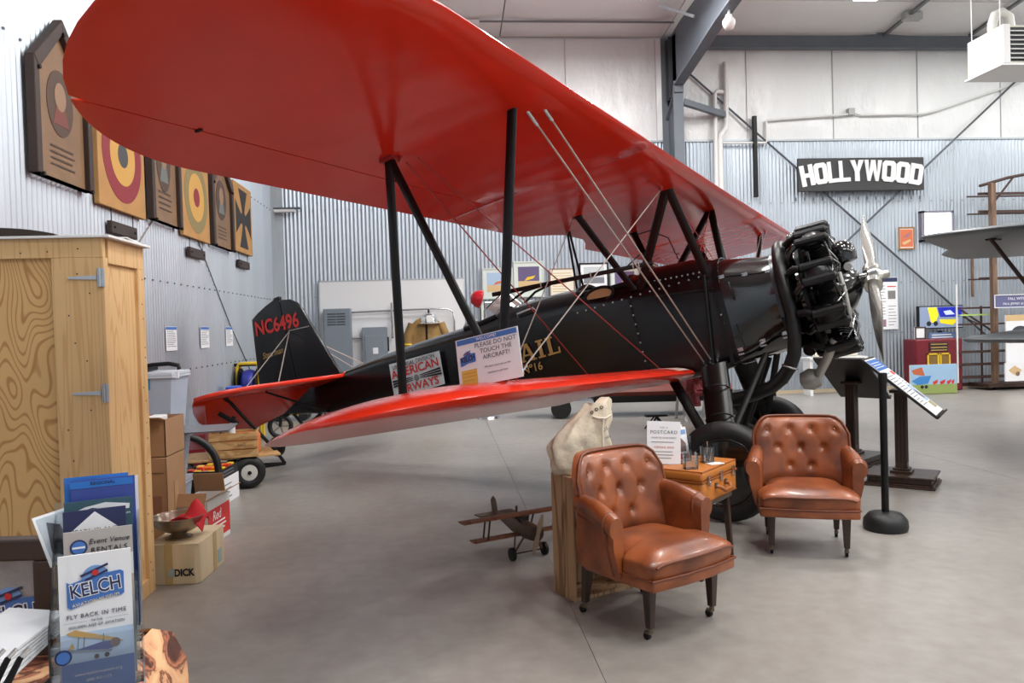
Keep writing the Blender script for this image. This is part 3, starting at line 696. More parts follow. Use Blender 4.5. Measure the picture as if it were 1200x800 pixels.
# tail: fin, rudder, stabiliser, elevators
def flat(poly, n0, n1, name, mat, par, bev=.012):
    return A().prism(poly, (0, n1, 0), (1, 0, 0), (0, 0, 1), n1 - n0).build(name, mat, par, smooth=30, bevel=bev)
fin = flat([(-4.35, 2.10), (-4.60, 2.68), (-4.745, 3.04), (-4.80, 3.13), (-4.90, 3.20), (-5.055, 3.235), (-5.055, 2.06)], -.025, .025, 'fin', BLK, ac)
rud = flat([(-5.065, 1.92), (-5.065, 3.255), (-5.16, 3.262), (-5.30, 3.23), (-5.45, 3.18), (-5.575, 3.125), (-5.60, 2.95), (-5.645, 2.6), (-5.685, 2.28), (-5.66, 2.05), (-5.56, 1.88), (-5.36, 1.82)], -.022, .022, 'rudder', BLK, ac)
A().box((-5.10, 0, 3.262), (.10, .05, .04)).build('mass_balance', BLK, rud, bevel=.01)
for sg in (1, -1):
    def S(pts, zf, th, name, par):
        top = [(x, sg * n, zf(x) + th / 2) for x, n in pts]; bot = [(x, sg * n, zf(x) - th / 2) for x, n in pts]; k = len(pts)
        return A().add(top + bot, [tuple(range(k)), tuple(range(k, 2 * k))[::-1]] + [(i, (i + 1) % k, k + (i + 1) % k, k + i) for i in range(k)]).build(name, RED, par, smooth=30, bevel=.012)
    st = S([(-4.20, .14), (-4.24, .5), (-4.29, 1.0), (-4.35, 1.4), (-4.45, 1.66), (-4.58, 1.78), (-4.75, 1.82), (-4.75, .10)], lambda x: 2.085 + (x + 4.75) * .02, .045, 'stabiliser', ac)
    S([(-4.76, .13), (-4.76, 1.80), (-4.84, 1.77), (-4.93, 1.70), (-5.04, 1.57), (-5.14, 1.38), (-5.21, 1.1), (-5.24, .6), (-5.10, .30)], lambda x: 2.085 + (x + 4.76) * .66, .035, 'elevator', st)
    A().cyl((-4.25, sg * .13, 2.10), (-4.20, sg * .13, 2.12), .02, n=8).build('stabiliser_pin', ORG, st)
    for a, b in (((-5.0, sg * .03, 2.82), (-4.62, sg * .8, 2.10)), ((-5.0, sg * .03, 2.82), (-4.66, sg * 1.25, 2.11))): A().cyl(a, b, .006, n=6).build('tail_wire', WIRE, ac)
    A().cyl((-4.68, sg * .03, 2.80), (-5.0, sg * .03, 2.83), .006, n=6).build('tail_wire', WIRE, ac)
    A().cyl((-4.6, sg * .10, 1.74), (-4.6, sg * 1.0, 2.06), .012, n=8).build('stabiliser_brace', BLKM, ac)
tw = A().lathe([(.02, -.03), (.09, -.03), (.12, -.02), (.12, .02), (.09, .03), (.02, .03)], 20, (-5.62, 0, 1.505), Matrix(((1, 0, 0), (0, 0, 1), (0, 1, 0)))).build('tail_wheel', RUB, ac, smooth=40)
A().tube([(-4.55, 0, 1.86), (-4.9, 0, 1.72), (-5.2, 0, 1.62), (-5.45, 0, 1.56), (-5.62, .04, 1.505)], .022, 8).build('tail_leg', BLKM, ac, smooth=60)
A().cyl((-5.1, 0, 1.64), (-5.25, 0, 1.86), .02, n=8).build('tail_spring', BLKM, ac)
# rigging wires
def wire(a, b, m, r=.0055): A().cyl(a, b, r, n=6).build('rigging_wire', m, ac)
for sg in (1, -1):
    wire((.10, sg * 3.47, 2.74), (-.06, sg * .5, 1.20), WIRE); wire((.17, sg * 3.42, 2.75), (.0, sg * .5, 1.205), WIRE)
    wire((-.69, sg * 3.46, 2.74), (-1.05, sg * .5, 1.22), REDW, .0045); wire((-.63, sg * 3.42, 2.75), (-.42, sg * .45, 1.20), REDW, .0045)
    wire((-.33, sg * 3.46, 1.40), (.05, sg * .83, 2.74), WIRE, .0045); wire((-.38, sg * 3.46, 1.40), (-.77, sg * .83, 2.76), WIRE, .0035)
    for p, q in (((.10, 3.47, 2.74), (-.06, .5, 1.20)), ((.17, 3.42, 2.75), (0, .5, 1.205)), ((-.33, 3.46, 1.40), (.05, .83, 2.74))):
        p = Vector((p[0], sg * p[1], p[2])); q = Vector((q[0], sg * q[1], q[2])); A().cyl(p, p.lerp(q, .04), .011, n=6).build('wire_terminal', STEEL, ac); A().cyl(q, q.lerp(p, .04), .009, n=6).build('wire_terminal', STEEL, ac)
wire((.06, .74, 2.72), (.06, -.45, 2.1), REDW, .004); wire((.06, -.74, 2.72), (.06, .40, 2.1), REDW, .004)
# spreader stick clipped where the wires cross
ss = A().cyl((-1.23, 1.80, 2.155), (-.045, 1.38, 2.075), .017, n=10).build('spreader_stick', BLKM, ac, smooth=50)
mb = A()
for t in (.31, .62, .88, .915): mb.torus(Vector((-1.23, 1.80, 2.155)).lerp(Vector((-.045, 1.38, 2.075)), t), (1.18, -.42, -.08), .02, .005, 14, 6)
mb.build('wire_clip', WIRE, ss)
A().tube([(-.74, -.70, 2.72), (-.55, -.62, 2.70), (-.36, -.52, 2.55), (-.30, -.45, 2.30)], .006, 6).build('fuel_line', BLKM, ac)
# lettering on the side: n=.44 faces the near side
def bf(x, n, z): return fr((x, -n, z), (1, 0, 0), (0, 0, 1))
def slab_letters(s, x0, z0, h, n):
    F = bf(x0, n, z0); t = h * .17; sf = h * .09
    P = {'A': (.98, [[(.0, 0), (.30, 0), (.30, sf / h), (.0, sf / h)], [(.62, 0), (1.0, 0), (1.0, sf / h), (.62, sf / h)], [(.08, sf / h), (.20, sf / h), (.53, 1), (.40, 1)], [(.68, sf / h), (.90, sf / h), (.60, 1), (.40, 1)], [(.26, .30), (.70, .30), (.70, .40), (.26, .40)], [(.28, .9), (.62, .9), (.62, 1), (.28, 1)]]),
         'I': (.46, [[(.12, 0), (.34, 0), (.34, 1), (.12, 1)], [(0, 0), (.46, 0), (.46, .1), (0, .1)], [(0, .9), (.46, .9), (.46, 1), (0, 1)]]),
         'L': (.80, [[(.12, 0), (.34, 0), (.34, 1), (.12, 1)], [(0, 0), (.80, 0), (.80, .1), (0, .1)], [(0, .9), (.46, .9), (.46, 1), (0, 1)], [(.68, 0), (.80, 0), (.80, .34), (.72, .34)]]),
         'M': (1.2, [[(.10, 0), (.24, 0), (.24, 1), (.10, 1)], [(.92, 0), (1.14, 0), (1.14, 1), (.92, 1)], [(.10, 1), (.34, 1), (.64, .25), (.54, .05)], [(.92, 1), (1.0, 1), (.62, .05), (.54, .05)], [(0, 0), (.34, 0), (.34, .1), (0, .1)], [(.84, 0), (1.2, 0), (1.2, .1), (.84, .1)], [(0, .9), (.3, .9), (.3, 1), (0, 1)], [(.9, .9), (1.2, .9), (1.2, 1), (.9, 1)]])}
    x = 0
    for ch in s:
        w_, polys = P[ch]; mb = MB()
        for i, q in enumerate(polys):
            A_ = [F @ Vector((x + a * h, b * h, .0002 * i)) for a, b in q]; mb.add(A_, [(0, 1, 2, 3)])
        mb.build('lettering', GOLD, ac); x += (w_ + .13) * h
slab_letters('MAIL', -2.035, 1.665, .172, .446)
text('Nº16', bf(-1.71, .445, 1.59), .105, GOLD, ac, bold=.002)
text('NC6496', fr((-5.18, -.028, 2.95), (1, 0, -.095), (0.06, 0, 1)), .245, mk('red_lettering', (206, 46, 40), .5), ac, bold=.007, wide=.86)
text('Stearman', bf(-5.34, .028, 2.63), .11, GOLD, ac, shear=.3, wide=.85)
# white airline placard on the rear fuselage
pk = A().add([(-3.46, .334, 1.66), (-2.745, .402, 1.675), (-2.72, .404, 2.02), (-3.43, .336, 2.04)], [(0, 1, 2, 3)]).build('airline_placard', mk('placard_white', (206, 212, 216), .5), ac)
PF_ = fr((-3.09, -.376, 1.853), (.715, -.068, 0), (0, 0, 1))
text('UNIVERSAL DIVISION', PF_, .062, INK, ac, wide=1.02, off=(0, .135, 0)); text('AMERICAN', PF_, .125, REDINK, ac, wide=1.08, bold=.002, off=(0, .06, 0)); text('AIRWAYS', PF_, .12, REDINK, ac, wide=1.1, bold=.002, off=(0, -.12, 0))
for q in (-1, 1):
    plate(PF_, [(q * .05, -.035), (q * .34, -.045), (q * .34, -.025), (q * .05, -.028)], INK, ac); plate(PF_, [(q * .05, -.05), (q * .34, -.075), (q * .34, -.053), (q * .05, -.043)], INK, ac)
    plate(PF_, [(q * .05, -.02), (q * .34, -.018), (q * .34, .004), (q * .05, -.012)], INK, ac)
plate(PF_, circ(.035, 0, -.035), GREYINK, ac)
# ------------------------------------------------------------------ logo used on signs and brochures
def logo(F, s, parent, full=True):
    """blue banner with a small biplane over it, s = banner width; F centre frame"""
    lb = BLUE; z = .0008
    plate(F, circ(s * .24, 0, s * .20, 24), mk('light_blue_ink', (120, 158, 212), .5), parent, 'logo_disc', z)
    plate(F, [(-.5 * s, -.32 * s), (-.44 * s, -.36 * s), (0, -.24 * s), (.44 * s, -.22 * s), (.5 * s, -.18 * s), (.5 * s, .24 * s), (.44 * s, .28 * s), (0, .25 * s), (-.44 * s, .13 * s), (-.5 * s, .17 * s)], lb, parent, 'logo_banner', z * 1.6)
    D = F @ Matrix.Translation((0, 0, z * 1.8))
    text('KELCH', D, s * .37, PAPER if full else NAVY, parent, 'logo_lettering', bold=s * .022, wide=.80, rot=.10, ext=z * .3)
    if full:
        text('KELCH', D, s * .37, NAVY, parent, 'logo_lettering', bold=s * .004, wide=.80, rot=.10, ext=z * .3, off=(0, 0, z * .6))
        text('AVIATION MUSEUM', D, s * .088, mk('cream_ink', (236, 214, 160), .5), parent, 'logo_lettering', rot=.14, off=(0, -.245 * s, 0), ext=z * .3, sp=1.1)
    # little biplane seen from the front
    R_ = D @ Matrix.Translation((0, s * .30, z)) @ Matrix.Rotation(.35, 4, 'Z')
    plate(R_, rect(s * .52, s * .045, 0, s * .05), NAVY, parent, 'logo_plane'); plate(R_, rect(s * .42, s * .04, 0, -s * .06), NAVY, parent, 'logo_plane')
    plate(R_, circ(s * .055), REDINK, parent, 'logo_plane', z * 1.5)
# ------------------------------------------------------------------ club chairs
def puff(u, v, tufts):
    e = .045 * (1 - abs(2 * u - 1) ** 5) * (1 - abs(2 * v - 1) ** 5)
    for tu, tv in tufts: e -= .024 * math.exp(-(((u - tu) * .62) ** 2 + ((v - tv) * .47) ** 2) / .0007)
    for i, (au, av) in enumerate(tufts):      # creases between neighbouring buttons
        for bu, bv in tufts[i + 1:]:
            d = math.hypot((au - bu) * .62, (av - bv) * .47)
            if d < .175 and abs(av - bv) > .05:
                t = max(0, min(1, ((u - au) * (bu - au) + (v - av) * (bv - av)) / ((bu - au) ** 2 + (bv - av) ** 2)))
                q = math.hypot((u - au - t * (bu - au)) * .62, (v - av - t * (bv - av)) * .47)
                e -= .005 * math.exp(-q * q / .00012)
    return e
def make_chair(label, loc, rz):
    t = thing('club_chair', label, 'chair', loc, rz, 'tan leather club chairs')
    tufts = [(.13, .84), (.38, .84), (.62, .84), (.87, .84), (.25, .56), (.5, .56), (.75, .56), (.38, .28), (.62, .28)]
    def shape(u, v):
        s = 2 * u - 1; k = max(0, (v - .5) / .5)
        hx = .285 + .025 * min(1, v * 1.6); x = hx * s
        z = .40 + (.455 - .115 * (max(0, abs(s) - .62) / .38) ** 2.6) * v
        y = .185 + .085 * v - .10 * abs(s) ** 2.5
        return x, y, z
    def F_(u, v):
        x, y, z = shape(u, v); return (x * .985, y - puff(u, v, tufts), z)
    def G_(u, v):
        x, y, z = shape(u, v); s = 2 * u - 1
        return (x * 1.05, y + .07 - .02 * abs(s) ** 3, z + .012 * v)
    MB().solid(F_, 48, 34, G_).build('backrest', LEATH, t, smooth=70, bevel=.0)
    rim = []
    for k in range(13): x, y, z = shape(0, k / 12); rim.append((x * 1.03, y + .01, z + .004))
    for k in range(1, 16): x, y, z = shape(k / 16, 1); rim.append((x * 1.03, y + .01, z + .012))
    for k in range(12, -1, -1): x, y, z = shape(1, k / 12); rim.append((x * 1.03, y + .01, z + .004))
    MB().tube(rim, .009, 8).build('piping', LEATHD, t, smooth=60)
    bt = None
    for tu, tv in tufts:
        x, y, z = F_(tu, tv)
        if bt is None:
            bt = MB().lathe([(.002, -.004), (.009, -.002), (.011, .003), (.007, .008), (.001, .0095)], 10, (0, 0, 0), Matrix(((1, 0, 0), (0, 0, -1), (0, 1, 0)))).build('button', LEATH, t, smooth=60); o = bt
        else: o = inst(bt, t)
        o.location = (x, y - .001, z)
    # seat cushion, bulging front
    def top(u, v):
        s = 2 * u - 1; r = 1 - abs(s) ** 6; w = .252 + .062 * max(0, min(1, (.44 - v) / .06))
        rc_ = 1 - .10 * max(0, (.08 - v) / .08) ** 2; return (w * s * rc_, -.335 + .52 * v - .03 * (1 - s * s) * (1 - v) ** 3, .425 + .04 * (1 - abs(s) ** 4) * (1 - (2 * v - 1) ** 4) - .02 * (1 - r) - .012 * max(0, .15 - v) / .15)
    def bot(u, v):
        s = 2 * u - 1; w = .25 + .06 * max(0, min(1, (.44 - v) / .06))
        rc_ = 1 - .10 * max(0, (.08 - v) / .08) ** 2; return (w * s * rc_, -.325 + .51 * v - .03 * (1 - s * s) * (1 - v) ** 3, .325)
    se = MB().solid(top, 26, 34, bot).build('seat_cushion', LEATH, t, smooth=60, bevel=.016, seg=3)
    ed = [(lambda p: (p[0] * 1.0, p[1] - .004, p[2] - .004))(top(k / 24, 0)) for k in range(25)]
    MB().tube(ed, .007, 8).build('piping', LEATHD, se, smooth=60)
    # frame band under the cushion
    band = [(-.305, -.335), (-.10, -.357), (.10, -.357), (.305, -.335), (.315, -.10), (.305, .16), (.2, .25), (-.2, .25), (-.305, .16), (-.315, -.10)]
    MB().prism(band, (0, 0, .272), (1, 0, 0), (0, 1, 0), .055).build('seat_rail', LEATH, t, smooth=40, bevel=.012)
    MB().tube([(p[0] * 1.0, p[1] * 1.0, .328) for p in band], .007, 8, closed=True).build('piping', LEATHD, t, smooth=60)
    for sg in (-1, 1):
        R1 = []
        for k in range(13):
            q = k / 12; y = .20 - .315 * q
            xi = .252 + .03 * q ** 1.5; ht = .675 - .065 * q + .015 * math.sin(q * math.pi); rr = .042 + .014 * q
            sec = [(xi, .32), (xi, ht - .10)] + [(xi + rr + rr * math.cos(math.radians(a)), ht - rr + rr * math.sin(math.radians(a))) for a in range(180, -61, -24)] + [(xi + rr * 1.5, ht - .12), (xi + .072 + .01 * q, .45), (.32, .30)]
            if k == 12: sec = [((a - xi - rr) * .82 + xi + rr, .30 + (b - .30) * .975) for a, b in sec]; y -= .012
            R1.append([(sg * a, y, b) for a, b in sec])
        ar = MB().rings(R1).build('armrest', LEATH, t, smooth=55)
        fr_ = [(p[0], p[1] + .012, p[2]) for p in R1[-2][1:]]
        MB().tube(fr_, .007, 8).build('piping', LEATHD, ar, smooth=60)
        # outer side panel
        MB().rings([[(sg * .317, -.125, .29), (sg * .317, .17, .29), (sg * .26, .23, .29), (sg * .25, .22, .29), (sg * .28, -.12, .29)],
                    [(sg * .352, -.12, .52), (sg * .325, .18, .56), (sg * .29, .25, .60), (sg * .26, .24, .60), (sg * .30, -.12, .52)]]).build('side_panel', LEATH, t, smooth=40, bevel=.008)
    for sx in (-1, 1):
        for yy, rake in ((-.235, 0), (.21, .035)):
            x = sx * .232
            lg = MB().rings([[(x + a * .027, yy + b * .027, .285) for a, b in ((-1, -1), (1, -1), (1, 1), (-1, 1))], [(x + sx * .0 + a * .017, yy + rake + b * .017, .062) for a, b in ((-1, -1), (1, -1), (1, 1), (-1, 1))]]).build('leg', WOODD, t, bevel=.004)
            MB().cyl((x, yy + rake, .064), (x, yy + rake, .045), .013, n=10).box((x, yy + rake + .012, .038), (.026, .035, .012)).build('caster_fork', mk('aged_brass', (110, 100, 84), .4, .7), lg)
            MB().cyl((x - .009, yy + rake + .02, .0195), (x + .009, yy + rake + .02, .0195), .0195, n=16).build('caster_wheel', BLKM, lg, smooth=40)
    return t
make_chair('tufted tan leather club chair in front, beside the upright wooden crate', (1.045, 4.015, 0), math.radians(31))
make_chair('tufted tan leather club chair in front of the aircraft wheel, right of the suitcase', (2.43, 5.07, 0), math.radians(-20.3))
# ------------------------------------------------------------------ suitcase on a low stand
su_dir = math.radians(47.5)
LTH = mk('suitcase_tan', (190, 116, 48), .4, noise=(3, .08)); LTHE = mk('suitcase_edge', (150, 84, 34), .45)
st = thing('suitcase_stand', 'low wooden stand with slim dark legs under the tan suitcase', 'stand', (1.54, 4.785, 0), su_dir)
for sx in (-1, 1):
    for sy in (-1, 1):
        MB().rings([[(sx * .215 + a * .02, sy * .145 + b * .02, .425) for a, b in ((-1, -1), (1, -1), (1, 1), (-1, 1))], [(sx * .24 + a * .013, sy * .165 + b * .013, 0) for a, b in ((-1, -1), (1, -1), (1, 1), (-1, 1))]]).build('leg', WOODD, st, bevel=.003)
MB().bb(-.25, .25, -.175, .175, .425, .463).build('frame_top', mk('grey_stand_top', (92, 84, 78), .5), st, bevel=.005)
su = thing('suitcase', 'tan leather suitcase with brass latches lying on the low stand', 'suitcase', (1.54, 4.785, .463), su_dir)
MB().bb(-.27, .27, -.20, .20, 0, .135).build('body', LTH, su, bevel=.022, seg=3, smooth=50)
MB().bb(-.272, .272, -.202, .202, .138, .202).build('lid', LTH, su, bevel=.022, seg=3, smooth=50)
MB().bb(-.273, .273, -.203, .203, .130, .142).build('closure_band', LTHE, su, bevel=.002)
for z in (.195, .01): MB().tube([(-.262, -.194, z), (.262, -.194, z), (.262, .194, z), (-.262, .194, z)], .007, 6, closed=True).build('edge_trim', LTHE, su, smooth=60)
hd = MB().tube([(-.075, -.203, .085), (-.07, -.235, .08), (-.045, -.25, .06), (.045, -.25, .06), (.07, -.235, .08), (.075, -.203, .085)], .012, 10).build('handle', LTHE, su, smooth=60)
for x in (-.075, .075): MB().box((x, -.205, .09), (.03, .012, .035)).build('handle_mount', mk('aged_brass', (110, 100, 84), .4, .7), hd, bevel=.003)
for x in (-.19, .19, 0): MB().box((x, -.207, .14), (.024, .014, .06)).box((x, -.214, .12), (.014, .01, .03)).build('latch', STEEL, su, bevel=.002)
# papers and holders on the suitcase
SZ = .6655
def on_su(x, y, z=0):
    c, s = math.cos(su_dir), math.sin(su_dir); return (1.54 + c * x - s * y, 4.785 + s * x + c * y, SZ + z)
cs = thing('acrylic_sign', 'clear stand holding a white postcard notice on the suitcase', 'sign', on_su(-.12, .12), math.radians(-4))
F0 = fr((0, 0, .115), (1, -.0, -.06), (0, .18, 1))
plate(F0, rect(.215, .27, 0, .02), PAPER, cs, 'notice', .002)
Fn = F0 @ Matrix.Translation((0, 0, .003))
text('MAIL A', Fn, .014, GREYINK, cs, off=(0, .115, 0), sp=1.2); text('POSTCARD', Fn, .03, mk('slate_ink', (84, 88, 104), .6), cs, off=(0, .085, 0), sp=1.2)
text('HOME TO YOUR FAMILY', Fn, .0145, GREYINK, cs, off=(0, .05, 0)); text('AIRMAIL BAG', Fn, .02, mk('coral_ink', (206, 120, 104), .6), cs, off=(0, -.01, 0), sp=1.1)
lines(Fn, -.08, .07, .025, .02, 1, GREYINK, cs, .004); lines(Fn, -.06, .06, -.035, .02, 3, GREYINK, cs, .004)
MB().bb(-.11, .11, -.03, .06, 0, .004).build('holder_base', ACR, cs)
bh = thing('brochure_holder', 'clear holder with colourful leaflets standing on the suitcase', 'brochure holder', on_su(.03, .07), math.radians(22))
for k in range(3):
    Fb = fr((0, .035 * k, .11 + .012 * k), (1, 0, 0), (0, .22, 1)); plate(Fb, rect(.105, .215), PAPER, bh, 'leaflet', .002)
    if k == 0:
        plate(Fb, rect(.09, .035, 0, -.08), REDINK, bh, 'leaflet_print', .001, (0, 0, .002)); plate(Fb, rect(.09, .03, 0, .075), mk('light_blue_ink', (120, 158, 212), .5), bh, 'leaflet_print', .001, (0, 0, .002))
        plate(Fb, [(-.03, -.05), (.03, -.05), (.035, .0), (.0, .04), (-.025, .01)], mk('print_brown', (120, 96, 92), .6), bh, 'leaflet_print', .001, (0, 0, .002))
MB().bb(-.056, .056, -.03, -.026, 0, .10).bb(-.056, -.053, -.03, .1, 0, .16).bb(.053, .056, -.03, .1, 0, .16).bb(-.056, .056, -.03, .1, 0, .004).build('holder', ACR, bh)
cu = thing('pen_cup', 'small clear cup of pens at the middle of the suitcase', 'cup', on_su(.06, -.09))
MB().bb(-.035, -.032, -.035, .035, 0, .10).bb(.032, .035, -.035, .035, 0, .10).bb(-.035, .035, -.035, -.032, 0, .10).bb(-.035, .035, .032, .035, 0, .10).bb(-.035, .035, -.035, .035, 0, .004).build('cup', ACR, cu)
for k, (a, b) in enumerate(((-.015, .03), (.0, -.02), (.018, .035), (.01, .0))):
    tag(MB().cyl(Vector(on_su(.06, -.09, .006)) + V(a * .6, -.01 + .006 * k, 0), Vector(on_su(.06, -.09, .135)) + V(b, .01 - .006 * k, 0), .004, n=8).build('pen', BLKM if k < 3 else STEEL), 'slim dark pen standing in the clear cup on the suitcase', 'pen', 'pens in the cup on the suitcase')
ch2 = thing('card_holder', 'small empty clear card box at the left edge of the suitcase', 'card box', on_su(-.19, -.09))
MB().bb(-.04, -.037, -.03, .03, 0, .10).bb(.037, .04, -.03, .03, 0, .10).bb(-.04, .04, .027, .03, 0, .10).bb(-.04, .04, -.03, -.027, 0, .07).bb(-.04, .04, -.03, .03, 0, .004).build('holder', ACR, ch2)
tag(MB().box((0, 0, .002), (.10, .065, .003)).build('white_card', PAPER), 'small white card lying flat at the front corner of the suitcase', 'card'); o = bpy.context.scene.objects['white_card']; o.location = on_su(.03, -.155); o.rotation_euler = (0, 0, .3)
o = MB().box((0, 0, .002), (.11, .07, .003)).build('photo_card', mk('photo_grey', (120, 118, 116), .4)); tag(o, 'grey photo card lying flat near the right latches of the suitcase', 'card'); o.location = on_su(.2, .0); o.rotation_euler = (0, 0, .5)
o = MB().tube([(0, 0, .0), (0, 0, .05), (.012, 0, .075), (.03, 0, .08), (.042, 0, .06), (.035, 0, .045)], .003, 6).build('wire_hook', mk('aged_brass', (110, 100, 84), .4, .7)); tag(o, 'thin brass wire hook standing up at the back of the suitcase', 'hook'); o.location = on_su(.2, .16)
# ------------------------------------------------------------------ wooden crate standing on end, with a mail sack
cr = thing('wooden_crate', 'weathered slatted wooden crate standing on end under the canvas sack', 'crate', (.705, 4.275, 0), math.radians(25.7))
W_, D_, H_ = .42, .215, .705
MB().bb(0, W_, 0, D_, .0, .022).build('end_board', OLDW, cr, bevel=.003); MB().bb(0, W_, 0, D_, H_ - .022, H_).build('end_board', OLDW, cr, bevel=.003)
for y0, y1 in ((.0, .102), (.11, .215)): MB().bb(-.014, 0, y0, y1, .0, H_).build('slat', OLDW, cr, bevel=.003); MB().bb(W_, W_ + .014, y0, y1, 0, H_).build('slat', OLDW, cr, bevel=.003)
for x0, x1 in ((0, .10), (.107, .205), (.213, .312), (.32, .42)): MB().bb(x0, x1, D_, D_ + .014, 0, H_).build('slat', OLDW, cr, bevel=.003)
for z in (.34,): MB().bb(.0, W_, .0, D_ * .98, z, z + .016).build('shelf', OLDW, cr)
CANV = mk('canvas', (212, 200, 178), .85, noise=(6, .06), bump=(9, .7, .03))
sk = thing('mail_sack', 'cream canvas mail sack slumped on top of the wooden crate', 'sack', (.85, 4.45, H_), math.radians(14))
R1 = []; R_ = random.Random(3)
ph = [R_.uniform(0, 6.28) for _ in range(6)]
for k in range(33):
    t = k / 32; z = .005 + .40 * t; lf = -.275 + .25 * max(0, (t - .42) / .58) ** 1.15; rt_ = .115 + .012 * math.sin(9 * t); cx = (lf + rt_) / 2; w_ = (rt_ - lf) / 2; d_ = .10 * (1 - .45 * t ** 1.5)
    if t < .08: w_ *= .9 + t; d_ *= .9 + t
    ring = []
    for j in range(56):
        a = j * 2 * math.pi / 56
        wr = 1 + .05 * math.sin(3 * a + ph[0] + 5 * t) + .045 * math.sin(5 * a + ph[1] - 9 * t) + .035 * math.sin(9 * a + 12 * t + ph[2]) * (1 + t) + .05 * math.sin(2 * a + 16 * t + ph[3]) * t
        ring.append((cx + w_ * math.cos(a) * wr, d_ * math.sin(a) * wr, z + .018 * t * math.cos(a) + .012 * math.sin(4 * a + ph[4]) * t))
    R1.append(ring)
MB().rings(R1).build('bag', CANV, sk, smooth=75)
MB().tube([(.035, -.085, .31), (.02, -.098, .24), (.015, -.108, .16), (.04, -.11, .09), (.08, -.108, .05)], .006, 6).tube([(-.03, -.07, .33), (.0, -.085, .318), (.05, -.085, .315), (.09, -.07, .33)], .007, 6).build('cord', mk('cord_white', (224, 214, 196), .8), sk, smooth=60)
mb = MB()
for x, y, z in ((.0, -.066, .368), (.032, -.066, .378), (.06, -.058, .366), (-.03, -.066, .352)): mb.torus((x, y, z), (.2, 1, .2), .008, .003, 12, 6)
mb.build('eyelets', mk('aged_brass', (110, 100, 84), .4, .7), sk)
Ft = fr((.062, -.081, .205), (1, .48, .30), (0, .12, 1)); text('U.S.', Ft, .03, INK, sk, off=(0, .05, 0)); text('MAIL', Ft, .026, GREYINK, sk, off=(0, 0, 0)); 
# ------------------------------------------------------------------ small wooden model biplane on the floor
MW = grain('model_wood', (112, 72, 48), (78, 48, 32), 20, (30, 30, 6), .5); MWD = mk('model_dark_wood', (46, 32, 26), .5)
mp_ = thing('model_biplane', 'small brown wooden model biplane on the floor behind the crate', 'model plane', (.475, 5.27, 0), math.radians(-66)); mp_.scale = (1.25, 1.25, 1.25)
def Y(x, y, z): return (x, y, z)
MB().rings([[(x, r * math.cos(q * math.pi / 6) * .8, zc + r * math.sin(q * math.pi / 6)) for q in range(12)] for x, r, zc in ((.19, .025, .15), (.165, .045, .15), (.10, .05, .15), (-.05, .045, .155), (-.20, .022, .165), (-.29, .008, .17))]).build('fuselage', mk('model_drab', (86, 70, 56), .55), mp_, smooth=50)
MB().cyl((.185, 0, .15), (.20, 0, .15), .04, n=14).build('engine', MWD, mp_)
MB().rings([[(.06 + .045 * math.cos(q * math.pi / 6), y, .235 + .006 * math.sin(q * math.pi / 6)) for q in range(12)] for y in (-.375, -.36, 0, .36, .375)]).build('upper_wing', MW, mp_, smooth=40)
MB().rings([[(.03 + .04 * math.cos(q * math.pi / 6), y, .118 + .006 * math.sin(q * math.pi / 6)) for q in range(12)] for y in (-.30, -.29, 0, .29, .30)]).build('lower_wing', MW, mp_, smooth=40)
for y in (-.22, .22):
    for x in (.085, .03): MB().cyl((x, y, .235), (x - .03, y, .12), .005, n=6).build('strut', MWD, mp_)
for y in (-.05, .05): MB().cyl((.08, y, .235), (.10, y * .4, .18), .005, n=6).cyl((.03, y, .235), (.06, y * .4, .18), .005, n=6).build('cabane_strut', MWD, mp_)
MB().prism([(-.24, .16), (-.31, .165), (-.325, .24), (-.30, .265), (-.27, .25)], (0, .005, 0), (1, 0, 0), (0, 0, 1), .01).build('fin', MATS['model_drab'], mp_, bevel=.003)
MB().bb(-.31, -.24, -.12, .12, .165, .173).build('tailplane', MATS['model_drab'], mp_, bevel=.003)
for y in (-.10, .10):
    MB().cyl((.10, y - .008, .035), (.10, y + .008, .035), .035, n=18).build('wheel', BLKM, mp_, smooth=40); MB().cyl((.12, y * .4, .12), (.10, y * .9, .035), .006, n=6).cyl((.03, y * .4, .12), (.10, y * .9, .035), .005, n=6).build('gear_leg', MW, mp_)
MB().cyl((.10, -.1, .035), (.10, .1, .035), .004, n=6).build('axle', MWD, mp_)
MB().rings([[(.206 + .004 * math.cos(q * math.pi / 4), .016 * math.cos(q * math.pi / 4) * w + s * .03, .15 + s * .10 + .0 * q + .012 * math.sin(q * math.pi / 4) * w) for q in range(8)] for s, w in ((-1, .3), (-.5, 1), (0, .6), (.5, 1), (1, .3))]).build('propeller', mk('model_pale', (150, 132, 112), .5), mp_, smooth=40)
MB().box((.02, 0, .205), (.10, .05, .02)).cyl((-.02, 0, .2), (-.02, 0, .26), .006, n=6).build('cockpit_detail', MWD, mp_)
MB().cyl((-.28, 0, .16), (-.29, 0, .125), .006, n=6).build('tail_skid', MWD, mp_)
